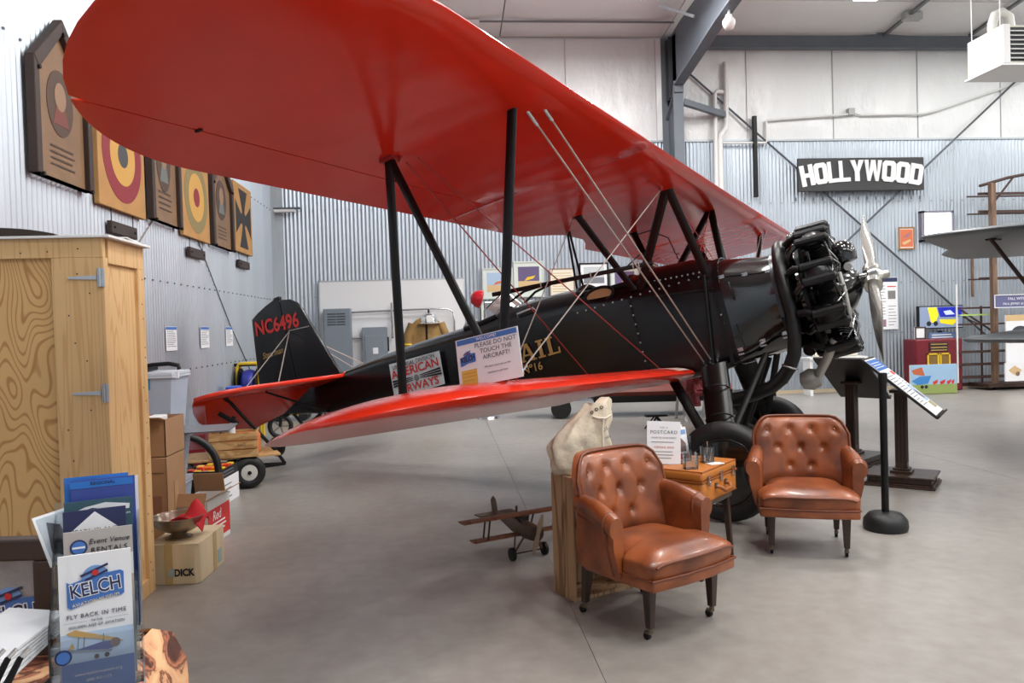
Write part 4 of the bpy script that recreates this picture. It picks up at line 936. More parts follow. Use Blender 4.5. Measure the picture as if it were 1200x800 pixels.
# ------------------------------------------------------------------ stanchion and reading stands
sn = thing('stanchion', 'black rope post with domed base on the floor right of the second chair', 'post', (3.183, 5.36, 0))
MB().lathe([(.02, 0), (.148, 0), (.155, .03), (.15, .075), (.115, .118), (.06, .13), (.03, .132), (.02, .133)], 32).build('base', RUB, sn, smooth=40)
MB().cyl((0, 0, .13), (0, 0, 1.10), .026, n=18).build('pole', BLKM, sn, smooth=40); MB().lathe([(.031, 1.075), (.032, 1.14), (.028, 1.148), (.005, 1.15)], 18).build('cap', BLKM, sn, smooth=40)
def stand(label, loc, rz, tilt, flip, text_on):
    t = thing('reading_stand', label, 'stand', loc, rz, 'dark wooden reading stands')
    for z0, z1, a, b in ((.0, .02, .30, .25), (.02, .035, .285, .235), (.035, .085, .265, .215), (.085, .105, .29, .24)): MB().bb(-a, a, -b, b, z0, z1).build('base_moulding', WOODD, t, bevel=.006)
    MB().bb(-.09, .09, -.09, .09, .105, .13).bb(-.07, .07, -.07, .07, .13, .15).build('plinth', WOODD, t, bevel=.005)
    MB().bb(-.05, .05, -.05, .05, .15, .86).build('post', WOODD, t, bevel=.004)
    for x in (-.03, 0, .03):
        for sg in (-1, 1): MB().bb(x - .006, x + .006, sg * .05 - .002, sg * .05 + .002, .2, .82).build('flute', mk('flute_dark', (30, 20, 15), .5), t); MB().bb(sg * .05 - .002, sg * .05 + .002, x - .006, x + .006, .2, .82).build('flute', MATS['flute_dark'], t)
    MB().bb(-.085, .085, -.085, .085, .845, .875).build('capital', WOODD, t, bevel=.006)
    # board: falls towards local +x
    c = Vector((0.02, 0, .905)); u = Vector((0, 1, 0)); dn = Vector((math.cos(tilt), 0, -math.sin(tilt))); F = fr(c, u, -dn)
    L_, B_ = .40, .27
    R4 = F.to_3x3()
    MB().box(c, (2 * B_, 2 * L_, .022), R4).build('board', mk('board_black', (28, 27, 27), .45), t, bevel=.004)
    MB().box(c + dn * L_ + (R4 @ Vector((0, 0, .015))), (2 * B_, .018, .04), R4).build('ledge', MATS['board_black'], t, bevel=.003)
    F = F @ Matrix.Translation((0, 0, .0125))
    pg = plate(F, rect(2 * B_ - .03, 2 * L_ - .05), PAPER, t, 'panel_sheet', .002); F = F @ Matrix.Translation((0, 0, .003))
    plate(F, rect(2 * B_ - .05, .14, 0, L_ - .11), BLUE, t, 'panel_print'); lines(F, -.20, .20, L_ - .08, .03, 3, PAPER, t, .008, seed=4)
    plate(F, rect(.10, .05, .17, L_ - .24), REDINK, t, 'panel_print'); lines(F, -.23, .05, L_ - .23, .034, 13, GREYINK, t, .009, seed=2)
    lines(F, .09, .22, L_ - .32, .034, 4, GREYINK, t, .009, seed=5); plate(F, rect(.15, .22, .15, -.12), mk('print_sky', (164, 188, 214), .6), t, 'panel_print'); plate(F, rect(.15, .08, .15, -.28), mk('print_olive', (164, 160, 120), .6), t, 'panel_print')
    plate(F, circ(.04, .14, -.14, 16, .06), mk('print_brown', (120, 96, 92), .6), t, 'panel_print', .001, (0, 0, .0007))
    return t
stand('dark wooden reading stand with white text panel facing us, right of the rope post', (4.21, 6.80, 0), math.radians(-40), math.radians(40), 0, 1)
stand('dark wooden reading stand seen from behind, its board hiding its panel, nearer the propeller', (4.31, 7.85, 0), math.radians(38), math.radians(35), 0, 1)
# ------------------------------------------------------------------ plaques on the left wall (they face +x)
WX = XL + .025
PANEL = mk('plaque_panel', (134, 106, 78), .5, noise=(4, .12)); OCHRE = mk('ochre_board', (182, 138, 82), .6, noise=(4, .10))
MAROON = mk('maroon_paint', (140, 46, 54), .6); DKB = mk('plaque_dark', (84, 66, 54), .6); OCY = mk('ochre_yellow', (206, 162, 84), .6); SLATE = mk('slate_paint', (74, 76, 80), .6); OLIV = mk('dull_green_paint', (140, 128, 84), .6)
def wf(y, z, d=0): return fr((WX + d, y, z), (0, 1, 0), (0, 0, 1))      # text runs away from us along +y; normal is +x
def memorial(label, y0, y1, z0, zs, zp, oval):
    """framed board with a pointed top"""
    yc = (y0 + y1) / 2; t = thing('memorial_plaque', label, 'plaque', (WX, yc, z0), 0, 'framed wooden plaques on the left wall')
    w2 = (y1 - y0) / 2; H = zs - z0; P = zp - z0
    out = [(-w2, 0), (w2, 0), (w2, H), (0, P), (-w2, H)] if zp > zs else [(-w2, 0), (w2, 0), (w2, H), (-w2, H)]
    k = .84; inn = [(a * k, .09 + (b - .09) * (.90 if b > 0 else 1)) for a, b in out]
    MB().prism([(a * .95, .02 + b * .955) for a, b in out], (0, 0, 0), (0, 1, 0), (0, 0, 1), .035).build('back_board', PANEL, t)
    n = len(out)
    for i in range(n):
        a, b, c, d = out[i], out[(i + 1) % n], inn[(i + 1) % n], inn[i]
        MB().prism([a, b, c, d], (.005, 0, 0), (0, 1, 0), (0, 0, 1), .08).build('frame_rail', BROWNW, t, bevel=.01)
    mb = MB()
    for a, b in inn: mb.cyl((.07, a * 1.04, b), (.10, a * 1.04, b), .018, n=8)
    mb.build('frame_stud', BLKM, t)
    F = fr((.037, 0, 0), (0, 1, 0), (0, 0, 1))
    zc = H * (.72 if zp > zs else .62)
    plate(F, circ(w2 * .46, 0, zc, 24, H * .30), DKB, t, 'portrait_oval', .003); plate(F, circ(w2 * .20, 0, zc + H * .06, 18, H * .13), mk('portrait_pale', (150, 122, 98), .6), t, 'portrait_face', .003, (0, 0, .003))
    plate(F, [(-w2 * .28, zc - H * .2), (w2 * .28, zc - H * .2), (w2 * .16, zc - H * .04), (-w2 * .16, zc - H * .04)], oval, t, 'portrait_shoulders', .003, (0, 0, .0025))
    lines(F, -w2 * .40, w2 * .45, H * .32, H * .055, 4, DKB, t, H * .016, z=.004)
memorial('brown wooden plaque with pointed top and oval portrait, nearest on the left wall', 6.33, 7.30, 2.88, 3.80, 4.25, mk('portrait_red', (120, 66, 56), .6))
memorial('dark framed wooden plaque between the two round target boards', 8.74, 9.69, 2.86, 4.0, 4.0, mk('portrait_grey', (110, 116, 112), .6))
memorial('brown wooden plaque with pointed top beside the black cross board', 10.98, 12.05, 2.82, 3.78, 4.2, MATS['portrait_grey'])
def board(name, label, yc, zc, side, rings, cat, bar_w):
    t = thing(name, label, cat, (WX, yc, zc - side / 2), 0)
    MB().bb(0, .05, -side / 2, side / 2, 0, side).build('board', OCHRE, t, bevel=.006)
    F = fr((.051, 0, side / 2), (0, 1, 0), (0, 0, 1))
    for i, (r, m) in enumerate(rings): plate(F, circ(r, 0, 0, 40), m, t, 'painted_ring', .002, (0, 0, .0021 * i))
    nb = MB().bb(0, .05, -bar_w / 2, bar_w / 2, -.24, -.12).build('name_bar', BROWNW, t, bevel=.008)
    for y in (-bar_w * .4, bar_w * .4): MB().cyl((.05, y, -.18), (.06, y, -.18), .012, n=8).build('bar_stud', BLKM, nb)
    for y in (-bar_w * .42, bar_w * .42): MB().cyl((.025, y, -.125), (.025, y, .01), .005, n=6).build('hook', BLKM, nb)
    return t, F
board('roundel_board', 'square wooden board painted with red and yellow rings and dark centre', 8.03, 3.38, 1.12, [(.47, MAROON), (.30, OCY), (.12, SLATE)], 'painted board', .62)
board('roundel_board', 'square wooden board painted with green and yellow rings and red centre', 10.33, 3.35, 1.08, [(.46, OLIV), (.31, OCY), (.12, MAROON)], 'painted board', .62)
t, F = board('cross_board', 'square wooden board painted with a black flared cross', 12.70, 3.40, 1.08, [], 'painted board', .62)
arm = [(.05, .05), (.10, .20), (.26, .46), (-.26, .46), (-.10, .20), (-.05, .05)]
for k in range(4):
    c, s = math.cos(k * math.pi / 2), math.sin(k * math.pi / 2); plate(F, [(a * c - b * s, a * s + b * c) for a, b in arm], mk('cross_black', (44, 42, 42), .6), t, 'cross_arm', .002)
plate(F, rect(.2, .2), MATS['cross_black'], t, 'cross_arm', .0022)
for y, lab in ((9.2, 'white notice sheet on the left wall nearest the wooden cabinet'), (10.48, 'white notice sheet in the middle of three on the left wall'), (11.66, 'white notice sheet on the left wall nearest the tail fin')):
    o = MB().bb(0, .004, 0, .36, 0, .285).build('notice_sheet', PAPER); tag(o, lab, 'notice', 'three notices on the left wall'); o.location = (WX - .006, y, 1.40)
    Fn = fr((.0045, .18, .14), (0, 1, 0), (0, 0, 1)); plate(Fn, rect(.35, .035, 0, .122), BLUE, o, 'header_print'); lines(Fn, -.15, .15, .09, .022, 9, GREYINK, o, .007, seed=int(y))
tag(MB().tube([(XL + .02, 11.2, 4.5), (XL + .02, 9.3, 3.12), (XL + .02, 7.0, 1.5)], .006, 6).build('hanging_cord', mk('cord_tan', (150, 140, 128), .6)), 'thin pale cord slanting down from the wing to the cabinet', 'cord')
tag(MB().tube([(XL + .02, 8.9, 4.1), (XL + .02, 11.9, 1.72), (XL + .02, 13.2, .85)], .006, 6).build('hanging_cord', BLKM), 'thin black cord slanting down the left wall to the hose reel', 'cord')
# ------------------------------------------------------------------ tall plywood cabinet
cb = thing('plywood_cabinet', 'tall plywood cabinet with pine frame and strap hinges at the left', 'cabinet', (-2.45, 4.66, 0))
X0, X1, Y0, Y1, ZT_ = -.66, .615, -.27, .28, 2.115
MB().bb(X0, X1 - .03, Y0 + .03, Y1, .0, ZT_ - .02).build('carcass', PLY2, cb)
MB().bb(X0, .36, Y0 + .012, Y0 + .03, .09, 2.02).build('door_panel', PLY, cb)
for x0, x1, z0, z1 in ((-.66, X1, 2.01, ZT_), (.345, X1 - .035, .0, 2.01), (-.36, -.24, .12, 2.01), (-.66, .345, .0, .12)): MB().bb(x0, x1, Y0 - .008, Y0 + .03, z0, z1).build('frame_board', PINE, cb, bevel=.003)
MB().bb(X1 - .035, X1 + .002, Y0 - .006, Y0 + .05, 0, 2.01).build('frame_board', PINE, cb, bevel=.003)
MB().bb(X1 - .03, X1 - .012, Y0 + .05, Y1, .05, 2.0).build('side_panel', PLY2, cb)
for y0, y1, z0, z1 in ((Y0 + .05, Y1, 1.98, ZT_), (Y1 - .10, Y1, 0, 1.98), (Y0 + .05, Y1 - .10, 0, .1)): MB().bb(X1 - .02, X1 + .006, y0, y1, z0, z1).build('frame_board', PINE, cb, bevel=.003)
MB().box((-.02, .0, ZT_ + .008), (1.36, .6, .015), (0, .0, .0)).build('top_board', WHITE, cb, bevel=.003)
for z in (1.90, 1.27, .45):
    h = MB().prism([(0, -.012), (-.15, -.006), (-.15, .006), (0, .012)], (.58, Y0 - .010, z), (1, 0, 0), (0, 0, 1), .005).bb(.585, .622, Y0 - .016, Y0 - .008, z - .05, z + .05).build('strap_hinge', mk('zinc_hinge', (190, 196, 204), .3, .6), cb, bevel=.001)
    MB().cyl((.60, Y0 - .016, z - .05), (.60, Y0 - .016, z + .05), .009, n=8).build('hinge_pin', STEEL, h, smooth=40)
R_ = random.Random(5); mb = MB()
def nail(x, y, z, dx=0, dy=0): mb.cyl((x, y, z), (x + dx, y + dy, z), .0045, n=6)
for k in range(8): nail(-.6 + k * .155 + R_.uniform(-.02, .02), Y0 - .008, 2.055 + R_.uniform(-.02, .02), 0, -.002)
for k in range(16): nail(.38 + R_.uniform(.02, .17), Y0 - .008, .1 + k * .12 + R_.uniform(-.04, .04), 0, -.002); nail(X1 + .006, Y1 - R_.uniform(.03, .08), .1 + k * .12 + R_.uniform(-.04, .04), .002)
mb.build('nail_heads', mk('nail_dark', (70, 50, 40), .6), cb)['kind'] = 'stuff'
o = thing('dust_sheet', 'dark brown folded sheet lying on top of the plywood cabinet', 'sheet', (-2.62, 4.66, 2.131))
def F_(u, v): return (-.45 + 1.0 * u, -.30 + .5 * v, .006 + .06 * (1 - u ** 3) * (1 - .5 * v) + .006 * math.sin(9 * u + 5 * v))
MB().solid(F_, 18, 12, lambda u, v: (-.45 + 1.0 * u, -.30 + .5 * v, .0)).build('sheet', mk('dark_brown_cloth', (62, 52, 46), .8), o, smooth=50)
o = MB().box((0, 0, 0), (.62, .38, .008), (0, .0, .12)).build('white_board', WHITE, bevel=.002); tag(o, 'thin white board lying on the right end of the cabinet top', 'board'); o.location = (-2.12, 4.72, 2.145); o.rotation_euler = (0.02, .01, .05)
# ------------------------------------------------------------------ boxes and bins behind the cabinet
BIN = mk('cloudy_plastic', (206, 216, 232), .3, alpha=.55); LIDM = mk('clear_lid', (222, 228, 238), .3, alpha=.75)
def bin_(label, loc, w, d, h, lid=True):
    t = thing('storage_bin', label, 'storage bin', loc, 0, 'clear storage bins behind the cabinet')
    b, a = .86, 1.0; th = .006
    def rr(s, z, i=0): return [((w / 2 - i) * s * x, (d / 2 - i) * s * y, z) for x, y in ((-1, -1), (1, -1), (1, 1), (-1, 1))]
    MB().rings([rr(b, 0.0), rr(a, h), rr(a, h, th), rr(b, th, th)], True, True).build('tub', BIN, t, bevel=.01)
    MB().bb(-w / 2 - .012, w / 2 + .012, -d / 2 - .012, d / 2 + .012, h - .03, h - .012).build('rim', LIDM, t, bevel=.004)
    if lid: MB().bb(-w / 2 - .01, w / 2 + .01, -d / 2 - .01, d / 2 + .01, h - .01, h + .02).build('lid', LIDM, t, bevel=.006)
    return t
bin_('clear storage bin at the bottom of the stack behind the cabinet', (-2.46, 6.65, 0), .52, .42, .36)
bin_('clear storage bin in the middle of the stack, under the grey sheet', (-2.46, 6.65, .385), .52, .42, .36)
b3 = bin_('clear storage bin on top of the stack with a blue label', (-2.47, 6.65, .80), .54, .42, .46)
MB().bb(-.02, .10, -.218, -.213, .34, .44).build('blue_label', mk('teal_label', (40, 120, 160), .5), b3)
for k in range(4): tag(MB().box((-2.55 + .09 * k, 6.62, .865), (.07, .2, .11)).build('packed_item', mk('grey_blue_item', (90, 104, 120), .6), bevel=.01), 'grey-blue packed item inside the topmost clear bin', 'packed item', 'items inside the topmost clear bin')
o = MB().box((0, 0, 0), (.95, .5, .012)).build('grey_sheet', mk('grey_sheet', (96, 98, 104), .35)); tag(o, 'thin grey sheet sticking out to the right between the stacked bins', 'sheet'); o.location = (-2.26, 6.6, .785); o.rotation_euler = (0, -.01, .1)
o = MB().bb(-.3, .05, -.16, .16, 0, .05).build('black_tray', BLKM, bevel=.012); tag(o, 'shallow black tray resting on the topmost bin', 'tray'); o.location = (-2.47, 6.62, 1.285)
MB().tube([(.0, -.1, .04), (.10, -.1, .055), (.22, -.1, .06), (.30, -.1, .045), (.305, -.1, .01)], .018, 8).build('tray_handle', BLKM, o, smooth=60); MB().bb(.27, .30, -.11, -.09, -.06, -.01).build('white_tag', PAPER, o)
def carton(name, label, loc, rz, w, d, h, mat, open_=True, grp=None):
    t = thing(name, label, 'box', loc, rz, grp); th = .006
    MB().bb(-w / 2, w / 2, -d / 2, d / 2, 0, th).build('bottom', mat, t)
    for x0, x1, y0, y1 in ((-w / 2, w / 2, -d / 2, -d / 2 + th), (-w / 2, w / 2, d / 2 - th, d / 2), (-w / 2, -w / 2 + th, -d / 2, d / 2), (w / 2 - th, w / 2, -d / 2, d / 2)): MB().bb(x0, x1, y0, y1, 0, h).build('wall', mat, t)
    if not open_: MB().bb(-w / 2, w / 2, -d / 2, -.003, h, h + th).bb(-w / 2, w / 2, .003, d / 2, h, h + th).build('top_flap', mat, t)
    return t
c1 = carton('cardboard_box', 'brown cardboard box on the floor right against the cabinet side', (-2.17, 5.84, 0), .03, .36, .42, .70, CARD, False)
MB().bb(.181, .184, -.06, .02, .25, .52).build('tape_strip', mk('tape_tan', (176, 140, 104), .4), c1); MB().bb(.05, .052, -.2135, -.2105, .1, .66).build('box_seam', mk('card_dark', (96, 70, 48), .7), c1)
MB().bb(.06, .14, -.2140, -.2105, .30, .44).build('box_print', mk('card_print', (138, 92, 72), .7), c1); MB().bb(-.005, .16, -.2140, -.2105, .60, .606).build('box_seam', MATS['card_dark'], c1)
c2 = carton('cardboard_box', 'upper brown cardboard box with open flaps, stacked by the cabinet', (-2.19, 5.88, .706), .0, .38, .40, .27, CARD, True)
MB().bar((-.19, -.2, .27), (-.19, -.33, .30), .38, .006).build('flap', CARD, c2); MB().box((.0, -.24, .28), (.38, .12, .005), (-.25, 0, 0)).build('flap', CARD, c2)
for x, m, lb in ((-.05, mk('orange_item', (206, 74, 40), .5), 'orange'), (.07, WHITE, 'white')): tag(MB().box((-2.19 + x, 5.83, .93), (.1, .24, .12)).build('packed_item', m, bevel=.01), f'{lb} item sticking out of the upper cardboard box', 'packed item')
# long carton with black stencilled word, silver bowl on it
OLDC = mk('stained_carton', (206, 188, 154), .7, noise=(2.5, .12), stretch=(3, 3, .4))
db = thing('old_carton', 'cream stained carton with black stencil lettering under the silver bowl', 'box', (-1.735, 5.24, 0), math.radians(-3))
MB().prism([(-.16, -.235), (.14, -.235), (.165, -.21), (.165, .235), (-.16, .235)], (0, 0, 0), (1, 0, 0), (0, 1, 0), .255).build('body', OLDC, db, bevel=.006)
MB().bb(-.162, .166, -.237, .237, .249, .257).build('top_flap', OLDC, db, bevel=.002); MB().bb(-.05, -.0, -.2375, .2375, .002, .2585).build('tape_strip', mk('yellowed_tape', (184, 158, 108), .45), db); MB().bb(.1645, .1675, .02, .08, .002, .257).build('tape_strip', MATS['yellowed_tape'], db)
MB().bb(-.03, .012, -.2390, -.236, .05, .10).build('sticker', mk('faded_sticker', (150, 170, 168), .6), db); MB().bb(.1650, .1680, .10, .17, .03, .12).build('sticker', MATS['faded_sticker'], db)
text('DICK', fr((.07, -.2385, .075), (1, 0, .02), (0, 0, 1)), .062, INK, db, bold=.0025, wide=.85)
bw = thing('silver_bowl', 'tarnished silver footed bowl standing on the cream carton', 'bowl', (-1.755, 5.16, .2585))
TARN = mk('tarnished_silver', (150, 138, 124), .25, .9, noise=(5, .18))
MB().lathe([(.01, 0), (.085, 0), (.085, .008), (.06, .018), (.045, .03), (.06, .042), (.11, .062), (.145, .095), (.16, .14), (.166, .146), (.160, .148), (.153, .138), (.138, .098), (.105, .068), (.05, .05), (.01, .047)], 36, (0, 0, 0)).build('bowl', TARN, bw, smooth=50)
rc = thing('red_cloth', 'crumpled red cloth lying in the silver bowl', 'cloth', (-1.705, 5.20, .33))
def F_(u, v):
    a = (u - .5) * .24; b = (v - .5) * .22; return (a, b, .055 + .035 * math.sin(17 * a + 9 * b) * math.cos(21 * b) + .09 * math.exp(-((a - .05) ** 2 + b * b) / .004) - .05 * abs(2 * u - 1) ** 3)
MB().solid(F_, 20, 20, lambda u, v: (lambda p: (p[0], p[1], p[2] - .012))(F_(u, v))).build('cloth', mk('red_cotton', (190, 20, 34), .75), rc, smooth=70)
# white carton with red print, open flaps
wc_ = carton('printed_carton', 'white open carton with red printed side behind the silver bowl', (-1.865, 6.03, 0), math.radians(-6), .24, .42, .34, mk('carton_white', (216, 214, 210), .6), True)
MB().bb(.1205, .1225, -.205, .205, .04, .27).build('red_print', REDINK, wc_)
Fq = fr((.1230, 0, .16), (0, 1, 0), (0, 0, 1)); text('Red', Fq, .10, PAPER, wc_, shear=.2, off=(-.05, .05, 0)); lines(Fq, -.15, .12, .0, .03, 3, PAPER, wc_, .012)
MB().box((-.04, .22, .40), (.24, .006, .17), (.25, 0, 0)).build('flap', CARD, wc_); MB().box((-.0, -.21, .36), (.22, .006, .10), (-.5, 0, 0)).build('flap', CARD, wc_); MB().box((.16, 0, .375), (.13, .40, .006), (0, -.5, 0)).build('flap', CARD, wc_)
# black carton with coloured packets
bc = carton('black_carton', 'black and white carton full of orange and yellow packets', (-2.22, 7.45, 0), math.radians(-4), .34, .5, .33, mk('carton_black', (22, 20, 22), .5), True)
MB().bb(.1705, .1735, -.245, .245, .0, .24).build('white_print', PAPER, bc); text('A', fr((.02, -.2525, .17), (1, 0, 0), (0, 0, 1)), .15, mk('dark_red_ink', (130, 20, 26), .5), bc)
Fq = fr((.1745, 0, .12), (0, 1, 0), (0, 0, 1)); lines(Fq, -.16, .05, .06, .04, 4, GREYINK, bc, .012, seed=8); Fq = fr((.1720, 0, .285), (0, 1, 0), (0, 0, 1)); lines(Fq, -.16, .12, .02, .03, 2, GREYINK, bc, .01)
R_ = random.Random(11); PK = [ORG, YEL, mk('packet_grey', (130, 136, 140), .5), mk('packet_red', (206, 60, 40), .5), ORG, YEL]
for i in range(5):
    for j in range(5):
        o = MB().box((0, 0, .14), (.055, .07, .28)).build('snack_packet', PK[R_.randrange(6)], bevel=.006); c = {ORG: 'orange', YEL: 'yellow'}.get(o.data.materials[0], 'grey' if o.data.materials[0].name == 'packet_grey' else 'red')
        tag(o, f'{c} packet standing in the black and white carton', 'packet', f'{c} packets in the black carton'); o.location = (-2.22 - .125 + i * .062, 7.45 - .19 + j * .095, .02 + R_.uniform(0, .05)); o.rotation_euler = (0, 0, R_.uniform(-.15, .15))
o = MB().torus((0, 0, .36), (.25, -.95, .12), .33, .032, 36, 10).build('rubber_tyre', RUB, smooth=60); tag(o, 'thin black tyre leaning behind the cardboard boxes', 'tyre'); o.location = (-2.36, 6.98, .0)
o = MB().box((0, 0, .2), (.16, .008, .42)).build('acrylic_sheet', ACR); tag(o, 'clear acrylic sheet standing upright before the red tailplane', 'acrylic sheet'); o.location = (-2.42, 7.75, .47); o.rotation_euler = (-.05, .0, .5)
o = MB().bb(-.14, .14, -.2, .2, 0, .47).build('red_case', mk('dark_red_case', (140, 24, 32), .4), bevel=.02); tag(o, 'dark red case standing behind the black carton', 'case'); o.location = (-2.85, 9.1, 0)
o = MB().bb(-.18, .18, -.12, .12, 0, .36).build('tan_case', CARD, bevel=.02); tag(o, 'tan box standing behind the black tyre', 'box'); o.location = (-2.66, 7.42, 0)
# ------------------------------------------------------------------ utility wagon with crate
wg = thing('utility_wagon', 'plywood deck wagon with fat rubber tyres and black pull handle', 'wagon', (-2.40, 8.20, 0), math.radians(20))
DECK = grain('deck_ply', (196, 158, 106), (172, 130, 80), 20, (6, 6, 6), .6)
MB().bb(-.48, .62, -.29, .29, .305, .325).build('deck', DECK, wg, bevel=.003)
for x in (-.35, .30):
    MB().cyl((x, -.33, .165), (x, .33, .165), .016, n=10).build('axle', BLKM, wg); MB().bb(x - .04, x + .04, -.2, .2, .17, .305).build('axle_block', BLKM, wg)
    for y in (-.30, .30):
        w_ = MB().lathe([(.02, -.05), (.08, -.045), (.085, .045), (.02, .05)], 24, (x, y, .165), Matrix(((1, 0, 0), (0, 0, 1), (0, 1, 0)))).build('wheel_rim', mk('rim_white', (206, 204, 198), .4), wg, smooth=40)
        MB().torus((x, y, .165), (0, 1, 0), .112, .053, 30, 10, 1.0).build('tyre', RUB, w_, smooth=60); MB().cyl((x, y - .065, .165), (x, y + .065, .165), .02, n=10).build('hub', BLKM, w_)
MB().tube([(.70, -.02, .17), (.60, -.03, .33), (.28, -.06, .72), (.17, -.07, .86), (.10, -.075, .92), (.04, -.08, .93)], .018, 10).build('pull_handle', BLKM, wg, smooth=60); MB().cyl((.04, -.08, .93), (-.02, -.08, .91), .026, n=10).build('grip', RUB, wg, smooth=50)
MB().bar((.30, -.12, .17), (.70, -.02, .17), .03, .03).bar((.30, .12, .17), (.70, -.02, .17), .03, .03).build('draw_bar', BLKM, wg)
bx = thing('slatted_box', 'pale wooden slatted crate riding on the wagon deck', 'crate', (-2.17, 8.10, .326), math.radians(10))
SLW = grain('slat_wood', (200, 160, 108), (172, 128, 78), 16, (4, 4, 10), .6)
for z0, z1 in ((.0, .078), (.088, .166), (.176, .25)):
    for y in (-.155, .155): MB().bb(-.23, .23, y - .007, y + .007, z0, z1).build('slat', SLW, bx, bevel=.002)
    for x in (-.225, .225): MB().bb(x - .008, x + .008, -.148, .148, z0, z1).build('slat', SLW, bx, bevel=.002)
MB().bb(-.22, .22, -.148, .148, 0, .012).build('bottom_board', SLW, bx)
for x in (-.205, .205):
    for y in (-.135, .135): MB().bb(x - .012, x + .012, y - .012, y + .012, .012, .24).build('corner_post', SLW, bx)
text('B&O', fr((.08, -.163, .128), (1, 0, 0), (0, 0, 1)), .04, mk('brand_burn', (104, 78, 52), .7), bx)
sp = thing('spray_gun', 'white bottle with black trigger handle standing in the slatted crate', 'bottle', (-2.18, 8.08, .34))
MB().lathe([(.01, 0), (.03, 0), (.03, .30), (.015, .33), (.01, .34)], 16).build('bottle', WHITE, sp, smooth=40); MB().bar((.06, 0, .31), (-.13, 0, .43), .035, .045).bar((0, 0, .33), (.02, 0, .39), .03, .04).build('trigger_handle', BLKM, sp, bevel=.006)
MB().tube([(-.03, 0, .3), (-.10, -.02, .26), (-.12, -.03, .2), (-.08, -.03, .17)], .006, 6).build('hose', BLKM, sp, smooth=60)
o = MB().bb(-.15, .15, -.1, .1, 0, .22).build('orange_bag', mk('orange_cloth', (214, 120, 60), .7), bevel=.03); tag(o, 'orange bundle lying inside the slatted crate', 'bundle'); o.location = (-2.08, 8.13, .338)
# ------------------------------------------------------------------ hose reel near the tail
hr = thing('hose_reel', 'yellow framed reel of blue hose by the left wall', 'hose reel', (-2.98, 12.1, 0))
for y in (-.09, .09):
    MB().tube([(-.16, y, 0), (-.16, y, 1.06), (-.13, y, 1.12), (.13, y, 1.12), (.16, y, 1.06), (.16, y, 0)], .024, 8).build('frame_hoop', YEL, hr, smooth=60)
MB().cyl((-.36, 0, 1.10), (.36, 0, 1.10), .025, n=10).build('grip_bar', BLKM, hr, smooth=50)
MB().torus((0, 0, .82), (1, 0, .0), .14, .07, 26, 10, 1.6).build('hose_coil', mk('blue_hose', (44, 52, 150), .4), hr, smooth=60)
for x in (-.13, .13): MB().cyl((x - .008, 0, .82), (x + .008, 0, .82), .23, n=26).build('reel_side', BLKM, hr, smooth=40)
MB().tube([(.02, -.23, .8), (.03, -.27, .5), (.1, -.2, .2), (.2, -.15, .02)], .012, 6).build('hose_end', MATS['blue_hose'], hr, smooth=60)
MB().tube([(.16, 0, .82), (.24, 0, .82), (.25, -.05, .72), (.30, -.05, .72)], .014, 8).build('crank', BLKM, hr, smooth=60)
jc = thing('blue_can', 'small blue jerry can beside the hose reel', 'can', (-3.02, 11.35, .56)); MB().bb(-.09, .09, -.12, .12, 0, .27).build('can_body', mk('blue_plastic', (32, 80, 190), .4), jc, bevel=.02); MB().tube([(.0, -.12, .2), (.03, -.15, .12), (.06, -.14, .02)], .012, 6).build('spout', WHITE, jc)
o = MB().bb(-.2, .2, -.4, .4, 0, .56).build('side_cabinet', BROWNW, bevel=.01); tag(o, 'low brown cabinet under the blue can by the left wall', 'cabinet'); o.location = (-2.98, 11.25, 0)
tl = thing('wheel_dolly', 'black spoked wheel dolly standing under the tail', 'dolly', (-2.45, 11.65, 0), math.radians(0))
w_ = MB().torus((0, 0, .19), (0, 1, 0), .155, .035, 28, 8).build('tyre', RUB, tl, smooth=60)
for k in range(5):
    a = k * 2 * math.pi / 5; MB().bar((0, 0, .19), (.14 * math.cos(a), 0, .19 + .14 * math.sin(a)), .02, .02, (0, 1, 0)).build('spoke', STEEL, w_)
for y in (-.05, .05): MB().cyl((0, y, .19), (.03, y, .60), .015, n=8).build('fork', BLKM, tl)
MB().bar((-.2, 0, .60), (.3, 0, .62), .06, .04).build('dolly_arm', BLKM, tl)
mo = thing('yellow_mower', 'small yellow machine on wheels far behind the tail', 'machine', (-2.75, 14.1, 0)); MB().prism([(-.35, .1), (.3, .1), (.3, .34), (-.1, .48), (-.35, .25)], (0, -.15, 0), (1, 0, 0), (0, 0, 1), -.3).build('body', YEL, mo, bevel=.03)
for x in (-.22, .22): MB().cyl((x, -.2, .08), (x, .2, .08), .08, n=16).build('wheel', RUB, mo)
gm = thing('green_cart', 'dark green low cart far behind the tail', 'cart', (-1.75, 14.2, 0)); MB().rings([[(x, r * math.cos(q * math.pi / 6), .38 + r * .8 * math.sin(q * math.pi / 6)) for q in range(12)] for x, r in ((-.7, .04), (-.5, .16), (.2, .2), (.6, .14), (.75, .03))]).build('body', mk('dark_green', (44, 56, 40), .5), gm, smooth=50)
for x in (-.3, .4):
    MB().torus((x, -.2, .13), (0, 1, 0), .11, .02, 20, 8).build('wheel', BLKM, gm); MB().cyl((x, -.2, .13), (x, -.05, .35), .012, n=6).build('wheel_strut', BLKM, gm)
